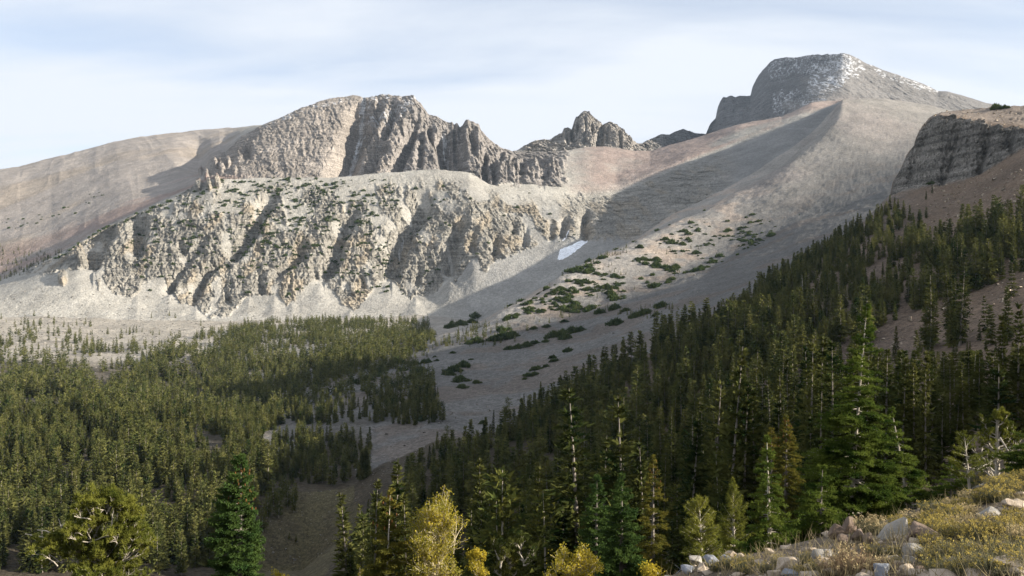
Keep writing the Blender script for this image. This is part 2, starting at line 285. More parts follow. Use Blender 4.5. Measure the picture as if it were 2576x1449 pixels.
for pts, wl, wr, dp in [
    ([(918,250),(894,303),(876,362),(858,411),(836,450)], 20, 34, 30), ([(1048,290),(1030,340),(1012,390),(992,436)], 14, 12, 20),
    ([(1106,325),(1112,360),(1120,400),(1122,440)], 16, 30, 28), ([(975,350),(944,383),(930,432)], 20, 12, 16), ([(1215,375),(1222,420),(1226,460)], 14, 8, 14),
    ([(1240,385),(1243,430),(1246,462)], 8, 6, 12), ([(1315,400),(1318,440)], 12, 9, 10), ([(1385,420),(1370,455)], 14, 8, 9), ([(1290,390),(1296,430)], 7, 6, 6),
    ([(960,250),(945,300),(915,345)], 12, 8, 12), ([(1000,255),(985,300),(965,345)], 12, 8, 13), ([(1062,300),(1060,350),(1055,420)], 9, 7, 10), ([(1080,310),(1085,350)], 8, 6, 9), ([(1145,330),(1150,380),(1152,420)], 10, 7, 12), ([(1185,320),(1195,380)], 9, 7, 12), ([(625,360),(620,400)], 9, 8, 8), ([(1160,340),(1168,400)], 8, 7, 8), ([(1260,380),(1262,420)],6,6,8)]:
    carve('W1', 'Pb', pts, wl, wr, dp * 1.35)
carve('Pb', 'T', [(1512,312),(1508,345),(1500,372)], 10, 12, 20); carve('Pb', 'T', [(1440,325),(1444,360)], 6, 8, 14)
carve('W0', 'P', [(1475,520),(1470,560),(1477,598)], 12, 10, 12); carve('W0', 'P', [(1425,540),(1412,590)], 10, 10, 10)
# summit tower of the big peak: bare cliff bands on its near, left-hand side
# --- displacement
lY = np.log(GY); A1 = np.interp(lY, np.log([60, 250, 420, 900, 1300, 3200]), [.5, .9, 1.6, 2.2, 2.6, 3.4]).astype(np.float32)
far_ = sst(300, 700, GY)
GZ += A1 * (far_ * fbm(GX / 66, GY / 66, 5, 31) + (1 - far_) * fbm(GX / 30, GY / 30, 5, 21))
GZ += np.interp(lY, np.log([60, 300, 900, 3000]), [.22, .4, .8, .7]).astype(np.float32) * fbm(GX / 8, GY / 8, 3, 22)
a = sub('H', 'W0', -1500, 5500); GZ[a] += 0.9 * (1 - np.abs(fbm(GX[a] / 18, GY[a] / 18, 3, 33))) * sst(6.0, 6.2, np.broadcast_to(SEG[a[0]], GY[a].shape))
# shallow runnels down the big open flank on the right and the far left slope
a = sub('M', 'O', 1500, 2640); GZ[a] += 0.9 * ridged(GX[a] / 70 - GY[a] / 110, GY[a] / 500, 3, 51) * sst(1500, 1750, GP[a])
a = sub('J0', 'T', -1500, 700); GZ[a] += 5.0 * ridged(GX[a] / 150 + GY[a] / 300, GY[a] / 900, 3, 61) * sst(680, 520, GP[a])
def crag(k0, k1, p0, p1, A, lx, lz, seed, strata=1.0, bed=8.0, dip=0.0, big_=0.45):
    a = sub(k0, k1, p0, p1); X = GX[a]; Z = GZ[a] + dip * X; Yy = GY[a]; r = rock[a]
    wx = X + 0.35 * Yy + 6 * fbm(X / 30, Z / 30, 2, seed + 5)
    n = big_ * ridged(wx / lx, Z / lz, 3, seed) + 0.42 * ridged(wx / (lx * 0.36) + 3, Z / (lz * 0.2), 4, seed + 9) + 0.42 * fbm(wx / (lx * 0.13), Z / (lz * 0.05), 3, seed + 11) + 0.25 * (np.floor(2.5 * fbm(wx / (lx * 0.2), Z / (lz * 0.1), 2, seed + 12)) / 2.5)
    c1, k1 = cells(wx / (lx * 0.42) + 0.4 * fbm(X / 9, Z / 9, 2, seed + 21), Z / (lz * 0.26) + 0.4 * fbm(X / 11, Z / 11, 2, seed + 22), seed + 31)
    c2, k2 = cells(wx / (lx * 0.17), Z / (lz * 0.085), seed + 32)
    n = 0.62 * n + 0.42 * c1 + 0.26 * c2 - 0.30 * k1 - 0.16 * k2
    zb = Z / bed + 0.5 * fbm(X / 60, Yy / 60, 2, seed + 3); st = zb - np.floor(zb)
    zb2 = Z / (bed * 0.31) + 0.6 * fbm(X / 25, Yy / 25, 2, seed + 4); st2 = zb2 - np.floor(zb2)
    n = n + strata * (0.32 * (np.abs(st - 0.3) * 1.2) + 0.14 * st2)
    S3 = np.broadcast_to(SEG[a[0]], X.shape); kc = 1 - 0.8 * (sst(13.85, 13.97, S3) * sst(14.6, 14.2, S3) + sst(15.8, 15.96, S3))
    GY[a] -= 0.75 * A * n * r; GZ[a] += 0.45 * A * n * r * kc
crag('W0', 'W1', -200, 2000, 6.4, 24, 60, 101, 1.0, 8, 0, 0.3)
crag('W1', 'Pb', 480, 915, 5.2, 34, 150, 131, 0.9, 9, 0.2, 0.35); crag('W1', 'Pb', 915, 1480, 10.0, 34, 150, 131, 0.9, 9, 0.2, 0.55)
crag('Pb', 'T', 1640, 2640, 11.0, 36, 130, 151, 1.3, 16); crag('Pb', 'T', 1285, 1640, 17.0, 24, 80, 161, 0.9, 12, 0.1, 0.6)
for pts in ([(1470,283),(1474,320),(1468,365)], [(1455,300),(1452,345)], [(1488,300),(1492,350)], [(1530,315),(1528,365)], [(1556,325),(1562,370)], [(1425,325),(1428,365)]): carve('Pb', 'T', pts, 4, 3.2, 9)
for pts in ([(2345,300),(2318,372),(2290,450)], [(2420,305),(2400,380),(2370,455)], [(2490,320),(2480,380),(2462,430)], [(2545,330),(2540,385)]): carve('E', 'G', pts, 14, 8, 5)
crag('E', 'H', 2180, 2700, 4.8, 10, 18, 171, 1.3, 3.4, -0.16)
crag('C2', 'E', 1700, 2400, 1.6, 8, 20, 181, 1.2, 3.0)
a = sub('W1', 'Pb', 1195, 1430)   # row of pinnacles on the bench
pin = ridged(GX[a] / 21, GZ[a] / 160, 2, 201) + 0.6 * ridged(GX[a] / 8, GZ[a] / 60, 2, 203)
pm = sst(398, 412, GV[a]) * sst(470, 440, GV[a] + 4 * pin) * sst(1195, 1215, GP[a]) * sst(1425, 1395, GP[a])
GY[a] -= 12 * pm * (pin + 0.4); GZ[a] += 9 * pm * (pin + 0.2)
def tower(k0, k1, px0, v0, wpx, hgt, out=0.6):
    a = sub(k0, k1, px0 - 4 * wpx, px0 + 4 * wpx)
    d = np.sqrt(((GP[a] - px0) / wpx) ** 2 + ((GV[a] - v0) / (wpx * 1.7)) ** 2)
    g = sst(1.25, 0.75, d + 0.25 * fbm(GP[a] / 4, GV[a] / 6, 2, 9))
    GZ[a] += hgt * g * (0.9 + 0.2 * fbm(GP[a] / 3, GV[a] / 3, 2, 19)); GY[a] -= out * hgt * g; rock[a] = np.maximum(rock[a], sst(1.6, 1.0, d))
tower('Wt', 'W1', 208, 650, 9, 26); tower('W0', 'W1', 158, 700, 9, 9); tower('W1', 'P', 1150, 425, 7, 12); tower('W0','W1',1006+0,478,5,3)
for (px0, v0, w, hh) in [(505,435,5,16),(520,445,6,18),(543,418,6,16),(560,428,7,12),(575,410,6,14),(590,432,6,10),(527,470,6,14),(500,470,7,12),(548,462,7,14),(466,432,4,9)]:
    tower('Wt', 'P', px0, v0, w, hh * 0.7)

GX = (GX).astype(np.float32)
GVD = CYV - GZ / GY * F; GPD = CX + GX / GY * F
VACC = np.minimum.accumulate(GVD, axis=0)
def hit(px, v):
    """world point where the ground is seen at bearing (px, v)"""
    c = int(np.clip(np.searchsorted(PX, px), 0, NC - 1)); r = int(np.searchsorted(-VACC[:, c], -v)); r = min(r, NRW - 1)
    return np.array([GX[r, c], GY[r, c], GZ[r, c]])
def ground(px, y):
    c = int(np.clip(np.searchsorted(PX, px), 0, NC - 1)); z = float(np.interp(y, GY[:, c], GZ[:, c])); return np.array([(px - CX) / F * y, y, z])

# --- colours of the ground itself (rock, scree, soil, snow); some tones also carry painted shade or sunlight
def colset(c): return np.array(c, np.float32)
alb = np.empty(GY.shape + (3,), np.float32); alb[:] = colset((0.335, 0.305, 0.262))
def paint(a, c, w):
    alb[a] += (colset(c) - alb[a]) * np.clip(w, 0, 1)[..., None]
big = fbm(GX / 130, GY / 130, 4, 71); med = fbm(GX / 30, GY / 30, 4, 72)
full = (slice(None), slice(None))
a = sub('C0', 'H', -1500, 5500)
paint(a, (0.085, 0.07, 0.05), np.ones_like(GY[a]));  # forest soil, extra dark to stand for shade under the trees
hillr = sst(1450, 1750, GP[a] + 60 * big[a]); paint(a, (0.20, 0.150, 0.118), hillr * (0.85 + 0.3 * med[a]))
red = sst(2150, 2400, GP[a] - 0.2 * (GV[a] - 700) + 40 * med[a]); paint(a, (0.215, 0.155, 0.11), red * (0.75 + 0.5 * med[a]))
mead = np.zeros_like(GY[a]); mead += in_poly(GP[a] + 40 * med[a], GV[a] + 25 * med[a], [(660,1240),(700,1225),(900,1215),(900,1330),(830,1460),(640,1460)])
paint(a, (0.122, 0.106, 0.06), mead * (0.55 + 0.45 * sst(-0.3, 0.3, fbm(GX[a] / 9, GY[a] / 9, 3, 79))))
paint(a, (0.21, 0.195, 0.175), rock[a] * 0.95)
topw = sst(4.0, 4.3, np.broadcast_to(SEG[a[0]], GY[a].shape)) * right[None, a[1]]; paint(a, (0.29, 0.24, 0.20), topw * 0.9 * (1 - 0.6 * rock[a]))
a = sub('H', 'W0', -1500, 5500)
paint(a, (0.192, 0.186, 0.178), sst(640, 760, GP[a]) * sst(8.1, 7.2, np.broadcast_to(SEG[a[0]], GY[a].shape)))  # grey scree, cooled and darkened towards the tone of its shade
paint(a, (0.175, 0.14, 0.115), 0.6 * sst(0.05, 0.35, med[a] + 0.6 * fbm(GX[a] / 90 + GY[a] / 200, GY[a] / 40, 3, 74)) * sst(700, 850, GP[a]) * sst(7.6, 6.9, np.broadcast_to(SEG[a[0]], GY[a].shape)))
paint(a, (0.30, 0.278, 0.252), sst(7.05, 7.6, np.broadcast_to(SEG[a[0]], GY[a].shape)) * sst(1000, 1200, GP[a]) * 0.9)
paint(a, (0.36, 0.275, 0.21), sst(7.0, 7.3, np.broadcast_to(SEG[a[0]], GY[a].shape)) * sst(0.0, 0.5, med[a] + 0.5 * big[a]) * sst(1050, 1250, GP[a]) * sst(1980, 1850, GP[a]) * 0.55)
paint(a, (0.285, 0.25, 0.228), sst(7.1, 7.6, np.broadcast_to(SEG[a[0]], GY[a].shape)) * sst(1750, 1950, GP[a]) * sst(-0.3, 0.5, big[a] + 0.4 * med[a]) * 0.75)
paint(a, (0.075, 0.062, 0.045), sst(660, 600, GP[a] + 30 * med[a]) * sst(7.9, 7.4, np.broadcast_to(SEG[a[0]], GY[a].shape) + 0.3 * big[a]) * 0.85)  # valley soil darkened for the shade between the crowns
a = sub('W0', 'Tb', -1500, 5500)
S_ = np.broadcast_to(SEG[a[0]], GY[a].shape)
paint(a, (0.375, 0.355, 0.318), np.ones_like(S_)); paint(a, (0.29, 0.28, 0.262), sst(1060, 1200, GP[a] + 20 * med[a]) * sst(12, 11.6, S_))                                    # pale talus; bowl side painted darker to deepen its shade
paint(a, (0.30, 0.28, 0.245), rock[a] * sst(12.2, 11.8, S_))                          # quartzite of the wall
paint(a, (0.40, 0.325, 0.23), 0.55 * rock[a] * sst(12.2, 11.8, S_) * sst(0.05, 0.5, fbm(GX[a] / 24, GZ[a] / 40, 3, 75)))
paint(a, (0.325, 0.288, 0.255), rock[a] * sst(12.0, 12.6, S_) * sst(15.2, 14.9, S_))    # warmer rock of the peak behind
paint(a, (0.265, 0.245, 0.232), rock[a] * sst(12.0, 12.6, S_) * sst(15.2, 14.9, S_) * sst(900, 1060, GP[a] + 60 * med[a]) * 0.7)
paint(a, (0.175, 0.17, 0.172), rock[a] * sst(15.0, 15.1, S_)); paint(a, (0.36, 0.33, 0.30), rock[a] * sst(15.0, 15.1, S_) * sst(1700, 1600, GP[a]))  # summit rock darkened as in shade; skyline towers lightened as in sun
sad = sst(12.2, 12.8, S_) * sst(1400, 1520, GP[a] + 30 * med[a]); paint(a, (0.305, 0.242, 0.212), sad * (1 - rock[a]) * sst(-0.5, 0.3, big[a] + 0.3) * sst(15.2, 15.0, S_))
hl = sst(640, 560, GP[a]) * sst(12.4, 13.1, S_); paint(a, (0.335, 0.297, 0.266), hl * (1 - rock[a]))
paint(a, (0.34, 0.285, 0.23), hl * sst(0.0, 0.45, fbm(GX[a] / 220 - GY[a] / 500, GY[a] / 260, 3, 76)) * 0.8 * (1 - rock[a]))
paint(a, (0.30, 0.222, 0.19), hl * sst(14.4, 13.4, S_) * sst(-0.1, 0.35, fbm(GX[a] / 160, GY[a] / 80, 3, 78)) * 0.8)
whl = sst(15.0, 15.1, S_) * sst(1770, 1800, GP[a]); paint(a, (0.175, 0.165, 0.163), whl * (1 - rock[a]))  # open ground of the high summit painted dark like its shaded face
paint(a, (0.185, 0.182, 0.18), sst(1450, 1600, GP[a]) * sst(12.6, 11.8, S_) * 0.7 * (1 - rock[a]))  # left-facing slope below the saddle, its shade deepened in the colour
alb *= (1 + 0.16 * med + 0.08 * big)[..., None]
alb *= np.interp(SEG[:, 0], [0, 4.9, 5.5, 7.0, 7.6, 9.5, 10.5, 12, 20], [0.60, 0.66, 0.64, 0.64, 0.86, 0.86, 0.82, 0.80, 0.80]).astype(np.float32)[:, None, None]  # shaded near slopes darker, sunny moraine lighter: light contrast put into the colour
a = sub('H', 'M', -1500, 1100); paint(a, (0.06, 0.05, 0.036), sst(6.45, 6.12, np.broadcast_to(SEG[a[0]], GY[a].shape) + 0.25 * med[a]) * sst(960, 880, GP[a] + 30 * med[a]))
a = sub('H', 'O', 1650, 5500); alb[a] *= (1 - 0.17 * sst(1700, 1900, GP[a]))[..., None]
# snow: dusting on the two summits, a streak in the gully, the small permanent patch in the cirque
def snow_poly(k0, k1, poly, wgt, nz=0.0, sc=(6, 6), jit=3.0):
    xs = [p[0] for p in poly]; a = sub(k0, k1, min(xs) - 15, max(xs) + 15); q = fbm(GP[a] / 7, GV[a] / 7, 3, 7) * jit
    w = in_poly(GP[a] + q, GV[a] + q, poly).astype(np.float32)
    if nz: w *= sst(nz, nz + 0.35, fbm((GP[a] + 0.5 * GV[a]) / sc[0], (GV[a] - 0.3 * GP[a]) / sc[1], 4, 8))
    if nz: w *= 0.45 + 0.55 * sst(-0.35, 0.30, fbm(GP[a] / 34, GV[a] / 20, 2, 18))
    snow[a] = np.maximum(snow[a], w * wgt)
snow_poly('Pb', 'Tb', [(1930,130),(2140,128),(2150,180),(2100,215),(2060,185),(1990,190),(1960,205),(1935,200)], 0.55, 0.05, (3, 2), 9)
snow_poly('Pb', 'Tb', [(2040,170),(2160,140),(2175,175),(2120,215),(2060,262),(2015,265)], 0.55, 0.05, (7, 2), 8)
snow_poly('Pb', 'Tb', [(2190,165),(2260,185),(2350,212),(2360,232),(2300,222),(2220,195)], 0.55, 0.05, (6, 2), 5)
snow_poly('Pb', 'Tb', [(1945,240),(2010,225),(2030,265),(1950,292)], 0.55, 0.05, (4, 2), 14)
snow_poly('W1', 'Tb', [(905,236),(1045,236),(1050,275),(1000,300),(930,310),(900,300)], 0.55, 0.05, (9, 4))
snow_poly('J0', 'Pb', [(640,320),(760,272),(890,240),(890,252),(760,285),(660,325)], 0.45, 0.1, (12, 4))
snow_poly('W1', 'Pb', [(912,250),(922,252),(900,310),(885,362),(868,412),(852,425),(864,390),(878,345),(892,300)], 0.6, -0.35)
snow_poly('W1', 'Pb', [(1112,330),(1130,330),(1128,370),(1116,420),(1108,420),(1118,370)], 0.5, -0.2)
snow_poly('W0', 'J0', [(1403,653),(1407,628),(1440,615),(1480,594),(1475,609),(1444,637),(1416,653)], 1.0, 0, jit=1.0)
snow_poly('W0', 'J0', [(1415,603),(1430,575),(1434,576),(1419,604)], 1.0, 0, jit=0.8)
snow_poly('W0', 'J0', [(1000,590),(1012,560),(1016,562),(1005,600),(1000,620)], 0.5, -0.2)
alb += (colset((0.80, 0.82, 0.86)) - alb) * np.clip(snow, 0, 1)[..., None]

# --- materials
def ground_material(name, speck, specks, bump, boulder=2.2, strata=0.35, crack_shade=1.0):
    """albedo attribute x rock-fragment speckle, with bump; all in world metres"""
    mt = bpy.data.materials.new(name); mt.use_nodes = True; nt = mt.node_tree; nt.nodes.clear(); L = nt.links.new
    out = N(nt, 'ShaderNodeOutputMaterial'); bs = N(nt, 'ShaderNodeBsdfPrincipled'); L(bs.outputs[0], out.inputs[0])
    bs.inputs['Roughness'].default_value = 0.95; bs.inputs['Specular IOR Level'].default_value = 0.12
    at = N(nt, 'ShaderNodeAttribute', attribute_name='albedo'); ro = N(nt, 'ShaderNodeAttribute', attribute_name='rock')
    geo = N(nt, 'ShaderNodeNewGeometry')
    def vor(scale, stretch=None):
        v = N(nt, 'ShaderNodeTexVoronoi', feature='F1'); v.inputs['Scale'].default_value = scale
        if stretch:
            mp = N(nt, 'ShaderNodeMapping'); mp.inputs['Scale'].default_value = stretch; L(geo.outputs['Position'], mp.inputs[0]); L(mp.outputs[0], v.inputs['Vector'])
        else: L(geo.outputs['Position'], v.inputs['Vector'])
        return v
    va = vor(1.0 / boulder); vb = vor(2.7 / boulder)
    bw = N(nt, 'ShaderNodeSeparateColor'); L(va.outputs['Color'], bw.inputs[0]); bw2 = N(nt, 'ShaderNodeSeparateColor'); L(vb.outputs['Color'], bw2.inputs[0])
    mr = N(nt, 'ShaderNodeMapRange'); L(bw.outputs[0], mr.inputs[0]); mr.inputs[3].default_value = 1 - speck; mr.inputs[4].default_value = 1 + speck
    mr2 = N(nt, 'ShaderNodeMapRange'); L(bw2.outputs[1], mr2.inputs[0]); mr2.inputs[3].default_value = 1 - specks; mr2.inputs[4].default_value = 1 + specks
    mu = N(nt, 'ShaderNodeMath', operation='MULTIPLY'); L(mr.outputs[0], mu.inputs[0]); L(mr2.outputs[0], mu.inputs[1])
    ns = N(nt, 'ShaderNodeTexNoise'); ns.inputs['Scale'].default_value = 0.02; ns.inputs['Detail'].default_value = 10; ns.inputs['Roughness'].default_value = 0.62
    L(geo.outputs['Position'], ns.inputs['Vector'])
    mr3 = N(nt, 'ShaderNodeMapRange'); L(ns.outputs['Fac'], mr3.inputs[0]); mr3.inputs[1].default_value = 0.25; mr3.inputs[2].default_value = 0.75; mr3.inputs[3].default_value = 0.8; mr3.inputs[4].default_value = 1.2
    mu2 = N(nt, 'ShaderNodeMath', operation='MULTIPLY'); L(mu.outputs[0], mu2.inputs[0]); L(mr3.outputs[0], mu2.inputs[1])
    # bedding bands where the rock is bare
    mp = N(nt, 'ShaderNodeMapping'); mp.inputs['Scale'].default_value = (0.012, 0.012, 0.33); mp.inputs['Rotation'].default_value = (0, R(6), 0); L(geo.outputs['Position'], mp.inputs[0])
    sb = N(nt, 'ShaderNodeTexNoise'); sb.inputs['Scale'].default_value = 1.0; sb.inputs['Detail'].default_value = 5; L(mp.outputs[0], sb.inputs['Vector'])
    mr4 = N(nt, 'ShaderNodeMapRange'); L(sb.outputs['Fac'], mr4.inputs[0]); mr4.inputs[1].default_value = 0.3; mr4.inputs[2].default_value = 0.7; mr4.inputs[3].default_value = -strata; mr4.inputs[4].default_value = strata
    mm = N(nt, 'ShaderNodeMath', operation='MULTIPLY_ADD'); L(mr4.outputs[0], mm.inputs[0]); L(ro.outputs['Fac'], mm.inputs[1]); mm.inputs[2].default_value = 1.0
    mu3 = N(nt, 'ShaderNodeMath', operation='MULTIPLY'); L(mu2.outputs[0], mu3.inputs[0]); L(mm.outputs[0], mu3.inputs[1])
    mpj = N(nt, 'ShaderNodeMapping'); mpj.inputs['Scale'].default_value = (0.34 * crack_shade, 0.34 * crack_shade, 0.13 * crack_shade); L(geo.outputs['Position'], mpj.inputs[0])
    nj = N(nt, 'ShaderNodeTexNoise'); nj.inputs['Scale'].default_value = 1.0; nj.inputs['Detail'].default_value = 6; nj.inputs['Roughness'].default_value = 0.7; L(mpj.outputs[0], nj.inputs['Vector'])
    rj = N(nt, 'ShaderNodeMapRange'); L(nj.outputs['Fac'], rj.inputs[0]); rj.inputs[1].default_value = 0.40; rj.inputs[2].default_value = 0.52; rj.inputs[3].default_value = -0.45; rj.inputs[4].default_value = 0.06  # crack and streak shadows painted into the bare rock colour
    mj = N(nt, 'ShaderNodeMath', operation='MULTIPLY_ADD'); L(rj.outputs[0], mj.inputs[0]); L(ro.outputs['Fac'], mj.inputs[1]); mj.inputs[2].default_value = 1.0
    mu4 = N(nt, 'ShaderNodeMath', operation='MULTIPLY'); L(mu3.outputs[0], mu4.inputs[0]); L(mj.outputs[0], mu4.inputs[1]); mu3 = mu4
    sc = N(nt, 'ShaderNodeVectorMath', operation='SCALE'); L(at.outputs['Color'], sc.inputs[0]); L(mu3.outputs[0], sc.inputs['Scale']); L(sc.outputs[0], bs.inputs['Base Color'])
    # bump: stones on scree, joints on rock
    mp5 = N(nt, 'ShaderNodeMapping'); mp5.inputs['Scale'].default_value = (0.30, 0.30, 0.11); L(geo.outputs['Position'], mp5.inputs[0])
    jn = N(nt, 'ShaderNodeTexNoise'); jn.inputs['Scale'].default_value = 1.0; jn.inputs['Detail'].default_value = 8; jn.inputs['Roughness'].default_value = 0.65; L(mp5.outputs[0], jn.inputs['Vector'])
    rb = N(nt, 'ShaderNodeMath', operation='MULTIPLY'); L(jn.outputs['Fac'], rb.inputs[0]); L(ro.outputs['Fac'], rb.inputs[1])
    rb2 = N(nt, 'ShaderNodeMath', operation='MULTIPLY_ADD'); L(rb.outputs[0], rb2.inputs[0]); rb2.inputs[1].default_value = 2.6
    iv = N(nt, 'ShaderNodeMath', operation='MULTIPLY_ADD'); L(va.outputs['Distance'], iv.inputs[0]); iv.inputs[1].default_value = -0.5 ; L(bw.outputs[1], iv.inputs[2])
    L(iv.outputs[0], rb2.inputs[2])
    bp = N(nt, 'ShaderNodeBump'); bp.inputs['Strength'].default_value = 1.0; bp.inputs['Distance'].default_value = bump; L(rb2.outputs[0], bp.inputs['Height']); L(bp.outputs[0], bs.inputs['Normal'])
    return mt
mat_near = ground_material('hillside_scree', 0.30, 0.30, 0.25, 1.1, 0.5, 2.2)
mat_mid = ground_material('moraine_scree', 0.22, 0.2, 0.7, 2.2, 0.3)
mat_far = ground_material('mountain_rock', 0.15, 0.13, 1.3, 3.2, 0.32)
GRID = np.stack([GX, GY, GZ], -1)
def strip(name, k0, k1, mat, label, smooth=True):
    r0, r1 = row0[k0], row0[k1] + 1; n = r1 - r0
    idx = np.arange(n * NC).reshape(n, NC)
    f = np.stack([idx[:-1, :-1], idx[:-1, 1:], idx[1:, 1:], idx[1:, :-1]], -1).reshape(-1, 4)
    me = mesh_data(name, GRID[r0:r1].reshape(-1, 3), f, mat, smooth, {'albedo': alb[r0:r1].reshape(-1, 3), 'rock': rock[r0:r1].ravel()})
    return tag(obj(name, me), label, None, None, 'structure')
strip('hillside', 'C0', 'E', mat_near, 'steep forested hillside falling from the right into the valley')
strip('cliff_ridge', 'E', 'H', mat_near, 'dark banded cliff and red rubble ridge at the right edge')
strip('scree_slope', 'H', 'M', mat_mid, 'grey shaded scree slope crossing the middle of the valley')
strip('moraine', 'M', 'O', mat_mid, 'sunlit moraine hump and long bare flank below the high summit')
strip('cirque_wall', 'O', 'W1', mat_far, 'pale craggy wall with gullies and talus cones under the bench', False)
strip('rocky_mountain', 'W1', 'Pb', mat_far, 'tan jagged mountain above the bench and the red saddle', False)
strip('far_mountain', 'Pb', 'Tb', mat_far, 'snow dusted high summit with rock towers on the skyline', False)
# ------------------------------------------------------------------ near ground (the slope under the viewpoint)
def zf(x, y):
    x = np.asarray(x, np.float64); y = np.asarray(y, np.float64)
    yy = np.maximum(y, 0); z = -1.52 + 0.22 * (x - 2.7) - 0.28 * (yy - 4.5)
    yb = np.maximum(4.0, 9 + 0.75 * (x - 1.8)); e = (yy - yb) / 0.8
    z = z - 0.26 * 0.8 * np.log1p(np.exp(np.clip(e, -30, 30))) * np.where(e > 30, 0, 1) - np.where(e > 30, 0.26 * (yy - yb), 0)
    z = z - 0.75 * sst(4, 0, y)
    z = z + 0.10 * fbm(x / 1.7, y / 1.7, 4, 301) + 0.25 * fbm(x / 6, y / 6, 2, 302) * sst(3, 8, y)
    z = z + 0.12 * np.exp(-((x - 1.9) / 1.3) ** 2 - ((yy - 9) / 2.5) ** 2)
    pxx = CX + x / np.maximum(yy, 1) * F
    zc = np.interp(pxx, PX, GZ[0]); t = sst(38, 60, yy)
    return z * (1 - t) + zc * t
def fhit(px, v):
    ys = np.concatenate([np.arange(2.5, 30, 0.05), np.arange(30, 62, 0.3)]); z = zf((px - CX) / F * ys, ys)
    vv = CYV - z / ys * F; k = int(np.argmax(vv <= v)) if (vv <= v).any() else len(ys) - 1
    return np.array([(px - CX) / F * ys[k], ys[k], z[k]])
def near_at(px, y):
    x = (px - CX) / F * y; return np.array([x, y, float(zf(x, y))])
def base_at(px, y): return near_at(px, y) if y < 60 else ground(px, y)
def near_material():
    mt = bpy.data.materials.new('stony_soil'); mt.use_nodes = True; nt = mt.node_tree; nt.nodes.clear(); L = nt.links.new
    out = N(nt, 'ShaderNodeOutputMaterial'); bs = N(nt, 'ShaderNodeBsdfPrincipled'); L(bs.outputs[0], out.inputs[0]); bs.inputs['Roughness'].default_value = 0.95
    geo = N(nt, 'ShaderNodeNewGeometry'); ns = N(nt, 'ShaderNodeTexNoise'); ns.inputs['Scale'].default_value = 1.3; ns.inputs['Detail'].default_value = 9; ns.inputs['Roughness'].default_value = 0.65
    L(geo.outputs['Position'], ns.inputs['Vector']); vo = N(nt, 'ShaderNodeTexVoronoi'); vo.inputs['Scale'].default_value = 22; L(geo.outputs['Position'], vo.inputs['Vector'])
    cr = N(nt, 'ShaderNodeValToRGB'); L(ns.outputs['Fac'], cr.inputs[0]); e = cr.color_ramp.elements
    e[0].position = 0.3; e[0].color = (0.07, 0.05, 0.035, 1); e[1].position = 0.72; e[1].color = (0.22, 0.165, 0.11, 1)
    mx = N(nt, 'ShaderNodeMix', data_type='RGBA', blend_type='MULTIPLY'); mx.inputs['Factor'].default_value = 0.55; sp_ = N(nt, 'ShaderNodeSeparateColor'); L(vo.outputs['Color'], sp_.inputs[0]); L(cr.outputs[0], mx.inputs['A']); L(sp_.outputs[0], mx.inputs['B']); L(mx.outputs['Result'], bs.inputs['Base Color'])
    bp = N(nt, 'ShaderNodeBump'); bp.inputs['Distance'].default_value = 0.03; L(vo.outputs['Distance'], bp.inputs['Height']); L(bp.outputs[0], bs.inputs['Normal'])
    return mt
gx = np.concatenate([np.linspace(-62, -12, 50), np.arange(-11.8, 16, 0.12), np.linspace(16.3, 75, 110)])
gy = np.concatenate([np.linspace(-20, 1, 30), np.arange(1.1, 26, 0.12), np.linspace(26.3, 60.6, 70)])
gxx, gyy = np.meshgrid(gx, gy); gzz = zf(gxx, gyy); n0, n1 = gxx.shape; idx = np.arange(n0 * n1).reshape(n0, n1)
ff = np.stack([idx[:-1, :-1], idx[:-1, 1:], idx[1:, 1:], idx[1:, :-1]], -1).reshape(-1, 4)
tag(obj('ground', mesh_data('ground', np.stack([gxx, gyy, gzz], -1).reshape(-1, 3), ff, near_material(), True)), 'stony brown slope with dry soil falling away from the viewpoint', None, None, 'structure')

